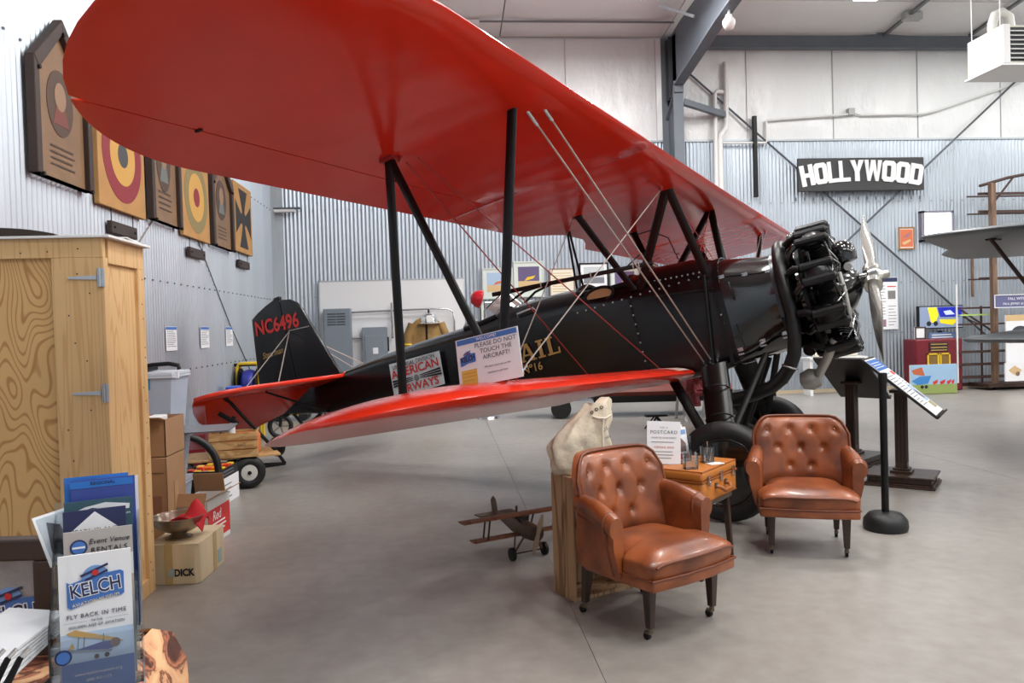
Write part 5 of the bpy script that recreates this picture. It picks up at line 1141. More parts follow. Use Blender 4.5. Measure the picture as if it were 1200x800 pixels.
# ------------------------------------------------------------------ foreground table with brochures
tb = thing('display_table', 'display table draped with a brown map-print cloth at lower left', 'table', (-1.03, 1.17, 0))
MB().bb(-.45, .42, -.5, .42, .04, .95).build('table_box', BROWNW, tb)
def F_(u, v):
    x = -.47 + .93 * u + .0; y = -.52 + .97 * v; e = max(abs(2 * u - 1), abs(2 * v - 1)); return (x, y, .985 + .004 * math.sin(9 * x) * math.cos(11 * y) - .028 * max(0, (e - .9) / .1) ** 2)
R1 = []
def per(s, o, z):
    pts = []
    for k in range(24): pts.append((-.47 + o * -1 + (.93 + 2 * o) * k / 24, -.52 - o, z))
    for k in range(24): pts.append((.46 + o, -.52 - o + (.97 + 2 * o) * k / 24, z))
    for k in range(24): pts.append((.46 + o - (.93 + 2 * o) * k / 24, .45 + o, z))
    for k in range(24): pts.append((-.47 - o, .45 + o - (.97 + 2 * o) * k / 24, z))
    return [(x + .012 * math.sin(j * .9) * (1 - z), y + .012 * math.cos(j * 1.1) * (1 - z), zz) for j, (x, y, zz) in enumerate(pts)]
MB().rings([per(1, .05, .05), per(1, .035, .5), per(1, .02, .9), per(1, .0, .965), per(1, -.03, .985)], True, False).build('cloth_skirt', MAPC, tb, smooth=60)
MB().solid(F_, 12, 12, lambda u, v: (lambda p: (p[0], p[1], p[2] - .02))(F_(u, v))).build('cloth_top', MAPC, tb, smooth=60)
TZ = .992
# framed metal panel with logo
fp = thing('framed_metal_panel', 'grey metal panel in a dark wooden frame with blue logo on the table', 'panel', (-.962, 1.50, TZ), math.radians(-5))
GALV2 = mk('mottled_zinc', (150, 152, 154), .5, .5, noise=(30, .18))
MB().bb(-.21, .215, -.006, .006, .0, .19).build('metal_sheet', GALV2, fp)
for x0, x1, z0, z1 in ((-.25, .25, .175, .215), (-.25, .25, 0, .03), (.205, .25, .03, .175), (-.25, -.21, .03, .175)): MB().bb(x0, x1, -.016, .016, z0, z1).build('frame_rail', BROWNW, fp, bevel=.004)
logo(fr((.155, -.0068, .075), (1, 0, .0), (0, 0, 1)), .115, fp)
# tiered clear rack with leaflets, turned towards the visitors
RKA = 21
rk = thing('brochure_rack', 'tiered clear plastic rack holding leaflets on the map cloth', 'brochure rack', (-.548, 1.237, TZ), math.radians(RKA))
def tier(y, z, hgt):
    MB().bb(-.058, .058, y - .022, y - .019, z, z + hgt).build('front_lip', ACR, rk); MB().bb(-.062, .062, y - .02, y + .022, z - .003, z).build('shelf', ACR, rk)
tier(.0, .004, .12); tier(.045, .024, .13); tier(.09, .044, .13); tier(.135, .058, .12)
for x in (-.064, .061): MB().prism([(-.022, 0), (.16, 0), (.16, .28), (.10, .24), (.05, .175), (-.022, .14)], (x, 0, 0), (0, 1, 0), (0, 0, 1), .003).build('side_panel', ACR, rk)
MB().bb(-.064, .064, .157, .160, 0, .30).build('back_panel', ACR, rk)
def leaf(name, label, x, y, z0, w_, h, m, tilt=.1, rz=0):
    c, s = math.cos(math.radians(RKA)), math.sin(math.radians(RKA)); t = thing(name, label, 'brochure', (-.548 + c * x - s * y, 1.237 + s * x + c * y, TZ + z0 - .028), math.radians(RKA) + rz)
    F = fr((0, 0, h / 2), (1, 0, 0), (0, tilt, 1)); MB().box(F @ Vector((0, 0, -.0025)), (w_, h, .005), F.to_3x3()).build('pages', m, t)
    return t, F @ Matrix.Translation((0, 0, .0004))
t, F = leaf('brochure', 'white brochure with blue winged logo and yellow biplane, front of the rack', .0, .0, .034, .100, .238, PAPER, .06)
logo(F @ Matrix.Translation((0, .066, 0)), .078, t)
text('FLY BACK IN TIME', F, .0088, mk('slate_ink', (84, 88, 104), .6), t, off=(0, .026, .001), sp=1.15); text('TO THE', F, .0045, GREYINK, t, off=(0, .017, .001)); text('GOLDEN AGE OF AVIATION', F, .0058, GREYINK, t, off=(0, .010, .001), sp=1.05)
lines(F, -.045, -.012, .0172, .1, 1, GREYINK, t, .0004); lines(F, .012, .045, .0172, .1, 1, GREYINK, t, .0004)
plate(F, rect(.0995, .045, 0, -.022), mk('pale_sky_ink', (188, 208, 232), .6), t, 'sky_print', .0003); plate(F, rect(.0995, .074, 0, -.081), BLUE, t, 'blue_band', .0005)
text('www.kelchmuseum.org', F, .0068, PAPER, t, off=(0, -.062, .001)); text('(608) 807-1175', F, .0056, PAPER, t, off=(0, -.072, .001))
P_ = F @ Matrix.Translation((0, -.012, .0008))
plate(P_, [(-.042, .014), (-.030, .018), (.026, -.004), (.036, -.010), (.010, -.004), (-.036, .010)], mk('print_tan', (196, 158, 96), .6), t, 'plane_print'); plate(P_, [(-.030, -.012), (.008, -.006), (.024, -.008), (.026, -.016), (.010, -.020), (-.034, -.014)], mk('print_blue', (60, 76, 140), .6), t, 'plane_print', .0007)
plate(P_, [(-.042, -.010), (-.030, -.012), (.020, -.020), (.018, -.023), (-.040, -.014)], mk('print_grey', (130, 140, 156), .6), t, 'plane_print', .0009); plate(P_, circ(.007, .024, -.010), mk('print_brown', (120, 96, 92), .6), t, 'plane_print', .001); plate(P_, [(-.040, -.010), (-.034, .0), (-.031, -.010)], MATS['print_tan'], t, 'plane_print')
for x in (-.002, .012): plate(P_, circ(.0035, x, -.027), INK, t, 'plane_print')
for x in (-.028, -.020, .006): plate(P_, [(x, -.012), (x + .001, -.012), (x + .003, .006), (x + .002, .006)], INK, t, 'plane_print')
t, F = leaf('brochure', 'grey venue rental leaflet with round blue emblem, second in the rack', .004, .045, .063, .098, .235, mk('leaf_taupe', (176, 170, 166), .55), .07)
plate(F, circ(.0125, -.028, .092), NAVY, t, 'emblem', .0005); plate(F, circ(.010, -.028, .092), BLUE, t, 'emblem', .0009); plate(F, rect(.018, .003, -.028, .092), PAPER, t, 'emblem', .0012)
text('Event Venue', F, .0115, INK, t, off=(.015, .099, .001), shear=.25); text('RENTALS', F, .0115, INK, t, off=(.015, .085, .001), sp=1.15); plate(F, [(-.049, .055), (.049, .075), (.049, .04), (-.049, .04)], mk('leaf_pale', (220, 220, 220), .6), t, 'print')
t, F = leaf('brochure', 'navy leaflet with white diamond label, third in the rack', -.002, .09, .087, .092, .235, NAVY, .07)
plate(F, [(0, .114), (.046, .075), (.046, .05), (-.046, .05), (-.046, .075)], PAPER, t, 'diamond_print', .0006); text('PEARL ISLAND', F, .0105, mk('slate_ink', (84, 88, 104), .6), t, off=(0, .083, .001), sp=1.05)
t, F = leaf('brochure', 'teal museum leaflet with white swoosh, behind the navy leaflet', .003, .118, .097, .102, .235, mk('leaf_teal', (52, 86, 100), .55), .07)
plate(F, [(-.042, .098), (-.02, .107), (.01, .112), (.047, .106), (.046, .098), (.02, .097), (.012, .100), (-.01, .105), (-.04, .096)], PAPER, t, 'swoosh_print', .0006); text('The Mission & Public American Museum', F, .0058, PAPER, t, off=(0, .091, .001))
t, F = leaf('brochure', 'tall blue leaflet with white page behind it, back of the rack', .01, .14, .104, .098, .26, mk('leaf_blue', (56, 74, 152), .5), .05)
plate(F, rect(.096, .012, -.002, .122), mk('leaf_bright_blue', (40, 112, 196), .5), t, 'blue_band', .0006); text('REGIONAL', F, .008, NAVY, t, off=(0, .123, .001)); MB().bb(.0, .054, .012, .014, .0, .258).build('back_page', PAPER, t)
plate(F @ Matrix.Translation((0, 0, 0)), rect(.098, .26, -.010, .005), MATS['leaf_bright_blue'], t, 'back_cover', .002, (0, 0, -.012))
st_ = plate(fr((-.045, -.0235, .10), (1, 0, 0), (0, 0, 1)), circ(.0115), NAVY, rk, 'round_sticker', .001); plate(fr((-.045, -.0248, .10), (1, 0, 0), (0, 0, 1)), circ(.009), BLUE, rk, 'round_sticker', .001)
# leaning photo, envelopes, pens
ph_ = thing('leaning_photo', 'small black and white aircraft photo card tilted behind the rack', 'photo', (-.664, 1.37, TZ + .19), 0)
F = fr((0, 0, .05), (.42, -.25, -.85), (.6, .65, .3)); plate(F, rect(.09, .055), PAPER, ph_, 'card', .003); plate(F, rect(.08, .046), mk('photo_sky', (176, 186, 196), .5), ph_, 'photo_print', .0005, (0, 0, .0032)); plate(F, [(-.03, -.01), (.02, -.018), (.035, .0), (.02, .012), (-.02, .008)], mk('photo_dark', (58, 64, 74), .5), ph_, 'photo_print', .0005, (0, 0, .004))
MB().bb(-.004, .004, .0, .008, -.20, .02).bb(-.03, .03, -.03, .03, -.20, -.195).build('card_clip', STEEL, ph_)
for k in range(6):
    o = MB().box((0, 0, 0), (.13, .21, .0035)).build('envelope', PAPER); lab = ('lowest', 'second lowest', 'third lowest', 'third from top', 'second from top', 'topmost')[k] + ' white sheet in the fanned stack of paper at lower left'
    tag(o, lab, 'paper', 'fanned white sheets at lower left'); o.location = (-.70 - .003 * k, 1.235 - .003 * k, TZ + .085 + .0042 * k); o.rotation_euler = (.30, -.12 + .012 * k, -.3 - .03 * k)
pt = thing('pen_tray', 'grey tray holding pens and paper at the lower left corner', 'tray', (-.655, 1.06, TZ)); MB().bb(-.06, .06, -.05, .05, 0, .006).bb(-.06, -.056, -.05, .05, 0, .075).bb(.056, .06, -.05, .05, 0, .085).bb(-.06, .06, .046, .05, 0, .09).bb(-.06, .06, -.05, -.046, 0, .07).build('tray', mk('tray_grey', (120, 122, 128), .35), pt, bevel=.001)
for k in range(3):
    p = thing('pen', ('leftmost', 'middle', 'rightmost')[k] + ' black and silver pen leaning in the grey tray', 'pen', (-.668 + .016 * k, 1.055, TZ + .03), 0, 'pens in the grey tray'); a = V(.0, 0, 0); b = V(.055, .03, .12)
    MB().cyl(a, a.lerp(b, .55), .0055, n=10).build('barrel', BLKM, p, smooth=50); MB().cyl(a.lerp(b, .55), a.lerp(b, .72), .0057, n=10).build('band', STEEL, p, smooth=50); MB().cyl(a.lerp(b, .72), b, .005, .004, 10).build('cap', BLKM, p, smooth=50); MB().cyl(b, b + V(.006, .01, .008), .003, n=8).build('tip', CHROME, p)
# ------------------------------------------------------------------ notice card standing on the near lower wing
ns = thing('notice_card', 'white card asking visitors not to touch, propped on the near lower wing', 'sign')
ns.matrix_world = ac.matrix_world @ Matrix.Translation((-.335, -3.70, 1.402))
Fs = fr((0, 0, .118), (1, -.02, -.05), (-.02, .16, 1))
MB().box(Fs @ Vector((0, 0, -.002)), (.375, .255, .004), Fs.to_3x3()).build('card', PAPER, ns)
Fs = Fs @ Matrix.Translation((0, 0, .0006)) @ Matrix.Scale(.9, 4)
plate(Fs, rect(.40, .03, 0, .122), BLUE, ns, 'header_band'); text('WELCOME!', Fs, .025, PAPER, ns, off=(0, .122, .001), sp=1.1)
for s, y in (('PLEASE DO NOT', .085), ('TOUCH THE', .048), ('AIRCRAFT!', .011)): text(s, Fs, .036, mk('slate_ink', (84, 88, 104), .6), ns, off=(.055, y, .001), sp=1.03)
for s, y in (('We don\'t want you or the', -.045), ('airplanes to get hurt.', -.08)): text(s, Fs, .016, GREYINK, ns, off=(.055, y, .001), shear=.1)
logo(Fs @ Matrix.Translation((-.135, .02, 0)), .105, ns, False)
plate(Fs, rect(.105, .085, -.135, -.085), mk('amber_paper', (222, 178, 78), .6), ns, 'yellow_note'); lines(Fs, -.18, -.09, -.06, .02, 3, mk('amber_dark', (176, 134, 50), .6), ns, .003)
MB().box((.1, .10, .06), (.02, .12, .004), (.8, 0, 0)).build('card_stay', PAPER, ns)
# ------------------------------------------------------------------ back wall: letter sign, posters
BW = YB - .02
def bwf(x, z, d=.0): return fr((x, BW - d, z), (1, 0, 0), (0, 0, 1))
hs = thing('letter_sign', 'black board with white arched block letters on the back wall', 'sign', (8.66, 15.22, 4.14))
SB = mk('sign_black', (52, 52, 54), .6, noise=(4, .1))
MB().bb(-1.355, 1.35, -.03, .03, 0, .675).build('board', SB, hs, bevel=.01)
Wm = mk('letter_white', (228, 230, 230), .5)
word = 'HOLLYWOOD'; wd = [.30, .30, .25, .25, .31, .40, .31, .31, .30]; tot = sum(wd); x = -tot / 2
F0 = fr((0, -.031, .335), (1, 0, 0), (0, 0, 1))
def letter(ch, F, w_, h, mat, par):
    """slab block letters cut as polygons (chamfered corners)"""
    t = min(w_ * .34, .105); c = t * .55; a, b = w_ / 2, h / 2
    def R(x0, x1, y0, y1): plate(F, [(x0, y0), (x1, y0), (x1, y1), (x0, y1)], mat, par, 'letter_stroke', .02)
    q = t * .45
    if ch == 'H': plate(F, [(-a, -b), (-a + t, -b), (-a + t, -q), (a - t, -q), (a - t, -b), (a, -b), (a, b), (a - t, b), (a - t, q), (-a + t, q), (-a + t, b), (-a, b)], mat, par, 'letter_stroke', .02)
    elif ch == 'L': plate(F, [(-a, -b), (a, -b), (a, -b + t), (-a + t, -b + t), (-a + t, b), (-a, b)], mat, par, 'letter_stroke', .02)
    elif ch in 'OD':
        o = [(-a + c, -b), (a - c, -b), (a, -b + c), (a, b - c), (a - c, b), (-a + c, b), (-a, b - c), (-a, -b + c)]
        if ch == 'D': o = [(-a, -b), (a - c, -b), (a, -b + c), (a, b - c), (a - c, b), (-a, b), (-a, b), (-a, -b)]
        i = [(-a + t + c * .3, -b + t), (a - t - c * .3, -b + t), (a - t, -b + t + c * .3), (a - t, b - t - c * .3), (a - t - c * .3, b - t), (-a + t + c * .3, b - t), (-a + t, b - t - c * .3), (-a + t, -b + t + c * .3)]
        mb = MB(); n = 8; P = [F @ Vector((x, y, z)) for z in (0, .02) for s in (o, i) for x, y in s]
        fs = []
        for k in range(n):
            m = (k + 1) % n; fs += [(16 + k, 16 + m, 24 + m, 24 + k), (k, m, 8 + m, 8 + k), (k, m, 16 + m, 16 + k), (8 + k, 8 + m, 24 + m, 24 + k)]
        mb.add(P, fs).build('letter_stroke', mat, par, merge=.0005)
    elif ch == 'Y':
        plate(F, [(-t / 2, -b), (t / 2, -b), (t / 2, -b * .1), (a, b), (a - t * 1.05, b), (0, b * .28), (-a + t * 1.05, b), (-a, b), (-t / 2, -b * .1)], mat, par, 'letter_stroke', .02)
    elif ch == 'W':
        plate(F, [(-a, b), (-a + t * .8, b), (-a * .47, -b * .25), (-t * .42, b), (t * .42, b), (a * .47, -b * .25), (a - t * .8, b), (a, b), (a * .62, -b), (a * .30, -b), (0, b * .05), (-a * .30, -b), (-a * .62, -b)], mat, par, 'letter_stroke', .02)
for ch, w_ in zip(word, wd):
    xc = x + w_ / 2; x += w_; q = xc / (tot / 2); an = -q * .20
    letter(ch, F0 @ Matrix.Translation((xc * .965, .075 - .115 * q * q, 0)) @ Matrix.Rotation(an, 4, 'Z'), w_ * .94, .43, Wm, hs)
def poster(name, label, x0, x1, z0, z1, frame, face, cat='poster', y=BW, fw=.03, pr=None, grp=None, depth=.03):
    xc, zc = (x0 + x1) / 2, (z0 + z1) / 2; t = thing(name, label, cat, (xc, y - .012, z0), 0, grp); w_, h = (x1 - x0) / 2, z1 - z0
    MB().bb(-w_, w_, -depth, 0, 0, h).build('sheet' if frame is None else 'mount', face, t)
    if frame is not None:
        for a in ((-w_, w_, h - fw, h), (-w_, w_, 0, fw), (-w_, -w_ + fw, fw, h - fw), (w_ - fw, w_, fw, h - fw)): MB().bb(a[0], a[1], -depth - .012, -depth + .006, a[2], a[3]).build('frame_rail', frame, t, bevel=.003)
    F = fr((0, -depth - .0005, h / 2), (1, 0, 0), (0, 0, 1))
    if pr: pr(F, w_, h, t)
    return t
TANP = mk('print_orange', (206, 110, 72), .6); MAUV = mk('print_mauve', (150, 110, 130), .6); SKYP = mk('print_sky', (164, 188, 214), .6); CREAM = mk('mat_cream', (226, 220, 204), .7); DUSK = mk('print_dusk', (96, 82, 120), .6); SAND = mk('print_sand', (206, 176, 130), .6); PALEG = mk('mat_pale_green', (206, 214, 208), .7)
def pr_abs(F, w_, h, t):
    plate(F, rect(w_ * 1.55, h * .78), TANP, t, 'art_print'); plate(F, [(-w_ * .5, 0), (w_ * .1, h * .2), (w_ * .6, h * .25), (w_ * .1, h * .05)], MAUV, t, 'art_print', .001, (0, 0, .001)); plate(F, [(-w_ * .6, -h * .2), (w_ * .4, -h * .05), (w_ * .55, -h * .12), (-w_ * .3, -h * .3)], SAND, t, 'art_print', .001, (0, 0, .001))
poster('framed_picture', 'small orange abstract picture in a tan frame left of the window', 9.54, 9.90, 2.93, 3.40, mk('tan_frame', (146, 100, 62), .5), CREAM, 'picture', pr=pr_abs)
def pr_info(F, w_, h, t):
    plate(F, rect(w_ * 1.96, h * .08, 0, h * .45), NAVY, t, 'header_band'); lines(F, -w_ * .85, -w_ * .1, h * .34, h * .06, 11, GREYINK, t, h * .012, seed=3); lines(F, w_ * .1, w_ * .85, -h * .05, h * .06, 7, GREYINK, t, h * .012, seed=6)
    lines(F, w_ * .05, w_ * .9, h * .33, .05, 1, REDINK, t, h * .02); plate(F, rect(w_ * .7, h * .16, w_ * .45, h * .16), mk('photo_grey', (120, 118, 116), .4), t, 'photo_print'); plate(F, rect(w_ * .7, h * .14, -w_ * .45, -h * .38), MAUV, t, 'photo_print')
poster('info_poster', 'white information poster with navy header right behind the propeller', 9.02, 9.50, 1.27, 2.36, None, PAPER, pr=pr_info)
poster('info_poster', 'white information poster hanging behind the engine nose', 7.75, 8.42, 1.27, 2.05, None, PAPER, pr=pr_info)
def art(c1, c2, c3):
    def f(F, w_, h, t):
        plate(F, rect(w_ * 1.4, h * .62, 0, h * .04), c1, t, 'art_print'); plate(F, rect(w_ * 1.4, h * .22, 0, -h * .16), c2, t, 'art_print', .001, (0, 0, .001)); plate(F, [(-w_ * .3, -h * .05), (w_ * .3, h * .02), (w_ * .45, h * .10), (-w_ * .1, h * .06)], c3, t, 'art_print', .001, (0, 0, .002))
    return f
FRW = mk('pale_frame', (196, 204, 198), .5)
poster('framed_picture', 'pale framed picture of orange clouds, leftmost on the back wall behind the cockpit', .80, 1.42, 2.12, 2.74, FRW, PALEG, 'picture', pr=art(SKYP, SAND, TANP))
poster('framed_picture', 'pale framed picture with a purple dusk sky, second from left behind the cockpit', 1.43, 2.04, 2.14, 2.86, FRW, PALEG, 'picture', pr=art(DUSK, SAND, YEL))
poster('framed_picture', 'cream sheet picture on the back wall between the dusk picture and the black frame', 2.16, 2.66, 2.12, 2.70, mk('tan_frame', (146, 100, 62), .5), CREAM, 'picture', fw=.015, pr=lambda F, w_, h, t: lines(F, -w_ * .8, w_ * .8, h * .35, h * .09, 8, SAND, t, h * .03))
poster('framed_picture', 'grey sketch in a black frame on the back wall behind the cockpit', 2.76, 3.36, 2.26, 2.80, BLKM, PAPER, 'picture', pr=art(mk('sketch_grey', (190, 196, 200), .6), GREYINK, DUSK))
poster('framed_picture', 'pale framed picture with a blue dusk scene, nearest the front windscreen', 3.40, 3.98, 2.10, 2.70, FRW, PALEG, 'picture', pr=art(DUSK, mk('print_deep_blue', (84, 110, 150), .6), TANP))
poster('framed_picture', 'pale framed picture in the lower row below the purple dusk picture', 1.45, 2.05, 1.45, 2.08, FRW, PALEG, 'picture', pr=art(mk('photo_grey', (120, 118, 116), .4), SKYP, GREYINK))
poster('framed_picture', 'pale framed picture in the lower row below the orange cloud picture', .76, 1.40, 1.45, 2.06, FRW, PALEG, 'picture', pr=art(GREYINK, CREAM, SKYP))
rb = thing('red_beacon', 'red dome lamp standing behind the rear cockpit', 'lamp', (.72, 13.2, 0))
MB().cyl((0, 0, 0), (0, 0, 1.86), .03, n=10).lathe([(.02, 0), (.2, 0), (.18, .04), (.03, .06)], 18).build('pole', STEEL, rb, smooth=40)
MB().lathe([(.12, -.02), (.16, 0), (.15, .08), (.10, .16), (.02, .19)], 20, (-.06, 0, 2.04), Euler((0, -1.3, 0)).to_matrix()).build('dome', mk('red_lens', (176, 20, 36), .2), rb, smooth=50); MB().box((.06, 0, 1.93), (.16, .14, .14)).build('lamp_body', STEEL, rb, bevel=.02)
# white panel with electrical boxes
wp = MB().bb(-1.42, 1.42, -.02, .0, .0, 1.86).build('mounting_board', mk('panel_white', (222, 224, 226), .45), bevel=.003); tag(wp, 'large white board on the back wall behind the electrical boxes', 'board'); wp.location = (-.99, BW - .012, .70)
MB().bb(-1.42, 1.42, -.026, -.018, 1.84, 1.87).bb(-1.43, -1.40, -.026, -.018, 0, 1.87).build('edge_strip', FLASH, wp)
EG = mk('electrical_grey', (122, 132, 142), .5)
e1 = thing('electrical_panel', 'tall grey electrical panel with louvres behind the tail fin', 'electrical panel', (-2.05, BW - .033, .55)); MB().bb(-.26, .26, -.2, 0, 0, 1.46).build('cabinet', EG, e1, bevel=.008); MB().bb(-.25, .25, -.21, -.2, .01, 1.45).build('cover', EG, e1, bevel=.006)
for k in range(5):
    for x in (-.10, .08): MB().box((x, -.214, 1.36 - k * .052), (.16, .014, .022), (.5, 0, 0)).build('louvre', mk('electrical_dark', (88, 96, 106), .5), e1)
e2 = thing('breaker_box', 'smaller grey breaker box with a white label beside the tall panel', 'electrical box', (-1.34, BW - .033, .75)); MB().bb(-.24, .24, -.18, 0, 0, .88).build('cabinet', EG, e2, bevel=.008); MB().bb(-.19, .19, -.195, -.18, .05, .72).build('door', EG, e2, bevel=.006); MB().bb(-.04, .06, -.198, -.194, .36, .48).build('label_plate', PAPER, e2); MB().bb(.24, .27, -.16, -.13, .4, .68).build('lever', BLKM, e2)
tag(MB().tube([(-1.8, 15.3, 1.93), (-.25, 15.3, 1.96), (.10, 15.3, 1.95), (.2, 15.3, 1.88), (.22, 15.3, 1.7), (.22, 15.3, 1.0)], .018, 8).build('conduit', STEEL, smooth=50), 'steel conduit arching from the tall grey panel over the fire coat', 'conduit')
tag(MB().cyl((-1.8, 15.3, 1.42), (-1.58, 15.3, 1.42), .02, n=8).build('conduit', STEEL, smooth=50), 'short steel conduit between the two grey electrical boxes', 'conduit'); tag(MB().cyl((-1.0, 15.3, 2.1), (-1.0, 15.3, 1.4), .022, n=8).build('conduit', STEEL, smooth=50), 'short upright steel conduit above the breaker box', 'conduit')
ft = thing('fire_coat', 'tan firefighter coat hanging on the white board', 'coat', (-.33, BW - .035, .85)); TNC = mk('tan_coat', (150, 118, 70), .8, noise=(6, .2))
R1 = []
for z, w_, d_ in ((0, .34, .10), (.3, .34, .11), (.6, .36, .12), (.78, .33, .11), (.88, .22, .09), (.95, .10, .07)):
    R1.append([(w_ * math.cos(q * math.pi / 10) * (1 + .05 * math.sin(q * 2.3)), -.12 + d_ * math.sin(q * math.pi / 10), z) for q in range(20)])
MB().rings(R1).build('coat_body', TNC, ft, smooth=60)
for sg in (-1, 1): MB().tube([(sg * .27, -.13, .82), (sg * .36, -.14, .6), (sg * .38, -.14, .25)], [.09, .085, .08], 10).build('sleeve', TNC, ft, smooth=60); MB().torus((sg * .375, -.14, .42), (.1, 0, 1), .085, .018, 18, 6).build('reflective_band', YEL, ft)
MB().bb(-.02, .02, -.245, -.225, .1, .8).build('coat_placket', BLKM, ft)
hl = thing('fire_helmet', 'silver fire helmet hanging above the tan coat', 'helmet', (-.28, BW - .2, 1.66)); MB().lathe([(.22, 0), (.23, .01), (.17, .04), (.16, .12), (.12, .2), (.03, .235)], 22).build('shell', CHROME, hl, smooth=50); MB().torus((0, 0, .19), (1, 0, 0), .08, .02, 18, 8).build('comb', BLKM, hl, smooth=60); MB().box((0.02, -.17, .10), (.13, .02, .13)).build('front_shield', WHITE, hl, bevel=.01)
o = thing('tube_light', 'short white tube light fitting high in the back left corner', 'light', (-2.95, 15.28, 3.9)); MB().bb(-.24, .26, -.06, .06, .06, .09).build('fitting', GSTEEL, o); MB().bb(-.24, .16, -.05, .05, 0, .058).build('cover', WHITE, o, bevel=.01)
# ------------------------------------------------------------------ television, radio, painting
tv = thing('television', 'television showing a blue and yellow aircraft above the red radio', 'television', (10.2, 15.05, 1.26)); MB().bb(-.49, .48, -.04, .04, 0, .47).build('case', BLKM, tv, bevel=.006); F = fr((0, -.042, .235), (1, 0, 0), (0, 0, 1))
def em(n, c, e=.9): return mk(n, c, .4, emit=e)
plate(F, rect(.93, .43), em('screen_grey', (120, 134, 160)), tv, 'screen'); plate(F, [(-.29, .2), (-.10, .2), (-.06, .05), (-.12, -.12), (-.22, -.10)], em('screen_yellow', (226, 204, 30)), tv, 'screen_print', .001, (0, 0, .001)); plate(F, [(-.08, .2), (.45, .2), (.45, .0), (-.02, .0)], em('screen_blue', (26, 36, 160)), tv, 'screen_print', .001, (0, 0, .001))
plate(F, [(-.04, -.05), (.38, -.05), (.25, -.17), (-.02, -.12)], MATS['screen_yellow'], tv, 'screen_print', .001, (0, 0, .002)); plate(F, [(.05, .12), (.2, .14), (.3, .05), (.1, .04)], em('screen_pale', (190, 200, 230)), tv, 'screen_print', .001, (0, 0, .0025))
for x in (-.27, -.12): plate(F, circ(.05, x, -.13), em('screen_dark', (14, 18, 40)), tv, 'screen_print', .001, (0, 0, .003))
MB().bb(-.05, .05, .04, .3, .1, .3).build('wall_arm', BLKM, tv)
ra = thing('console_radio', 'large dark red console radio against the back wall', 'radio', (9.98, 14.98, 0)); MRO = mk('maroon_lacquer', (108, 18, 34), .3, noise=(3, .1))
MB().bb(-.50, .50, -.22, .22, 0, 1.06).build('cabinet', MRO, ra, bevel=.03); MB().bb(-.22, .18, -.235, -.215, .80, .99).build('dial', mk('radio_dark', (44, 26, 22), .4), ra, bevel=.005)
for z in (.95, .885, .83): MB().bb(-.19, .15, -.242, -.234, z - .008, z + .008).build('dial_trim', GOLD, ra)
MB().bb(-.27, .22, -.232, -.218, .42, .77).build('grille_cloth', mk('grille_cloth', (130, 100, 50), .8), ra)
for a in ((-.27, -.24), (.19, .22), (-.055, -.02), (.0, .03)): MB().bb(a[0], a[1], -.245, -.228, .42, .77).build('grille_bar', YEL, ra)
for z in (.74, .40): MB().bb(-.27, .22, -.245, -.228, z, z + .03).build('grille_bar', YEL, ra)
o = MB().bb(-.31, .31, -.01, .01, 0, .12).build('blue_banner', mk('slate_blue', (86, 112, 150), .6)); tag(o, 'slate blue name strip standing on the radio below the television', 'sign'); o.location = (10.18, 14.93, 1.062); lines(fr((0, -.0105, .06), (1, 0, 0), (0, 0, 1)), -.25, .2, .02, .05, 2, PAPER, o, .018)
o = MB().bb(-.03, .03, -.03, .03, 0, .15).build('stand_foot', BLKM); tag(o, 'small black stand foot on the radio top', 'stand'); o.location = (10.25, 15.12, 1.06)
poster('framed_notice', 'small white notice in a dark frame standing on the radio', 9.53, 9.76, 1.062, 1.31, BROWNW, PAPER, 'notice', y=14.90, fw=.025)
def pr_paint(F, w_, h, t):
    plate(F, rect(w_ * 2, h), mk('paint_sky', (150, 184, 214), .6), t, 'art_print'); plate(F, rect(w_ * 2, h * .32, 0, -h * .34), mk('paint_grass', (140, 158, 88), .6), t, 'art_print', .001, (0, 0, .001))
    plate(F, [(-w_ * .95, h * .32), (-w_ * .5, h * .42), (-w_ * .38, h * .12), (-w_ * .85, h * .18)], mk('paint_rust', (190, 98, 60), .6), t, 'art_print', .001, (0, 0, .002)); plate(F, [(-w_ * .95, -h * .05), (-w_ * .6, h * .1), (-w_ * .1, h * .12), (-w_ * .25, -h * .15), (-w_ * .7, -h * .18)], mk('paint_blue', (60, 130, 196), .6), t, 'art_print', .001, (0, 0, .003))
    for x, s in ((-.05, 1), (.25, 1.1), (.55, .9), (.75, .6)): plate(F, [(w_ * x, -h * .10), (w_ * (x + .22 * s), -h * .02), (w_ * (x + .2 * s), -h * .14), (w_ * (x + .05), -h * .2)], mk('paint_red', (200, 48, 40), .6), t, 'art_print', .001, (0, 0, .003))
    for x in (-.5, -.33): plate(F, circ(w_ * .07, w_ * x, -h * .26), INK, t, 'art_print', .001, (0, 0, .003))
poster('canvas_painting', 'canvas picture of blue and red airplanes on grass leaning before the radio', 9.0, 9.96, .012, .58, None, CREAM, 'painting', y=14.25, pr=pr_paint)
tag(MB().bb(10.5, 12.4, 15.10, 15.22, 0, .06).build('floor_plank', mk('tan_base_board', (196, 180, 152), .6)), 'pale plank lying on the floor along the back wall beside the rack', 'plank')
for x, lab in ((4.5, 'pale paper roll on the low ledge behind the front reading stands'),): 
    o = MB().cyl((-.45, 0, .06), (.45, 0, .06), .06, n=14).build('paper_roll', CREAM, smooth=40); tag(o, lab, 'roll'); o.location = (7.85, 14.9, .76)
lg_ = thing('side_bench', 'low white bench by the back wall behind the reading stands', 'bench', (7.85, 14.95, 0)); MB().bb(-.6, .6, -.2, .2, .72, .76).build('bench_top', WHITE, lg_)
for x in (-.55, .55): MB().bb(x - .03, x + .03, -.15, .15, 0, .72).build('bench_leg', WHITE, lg_)
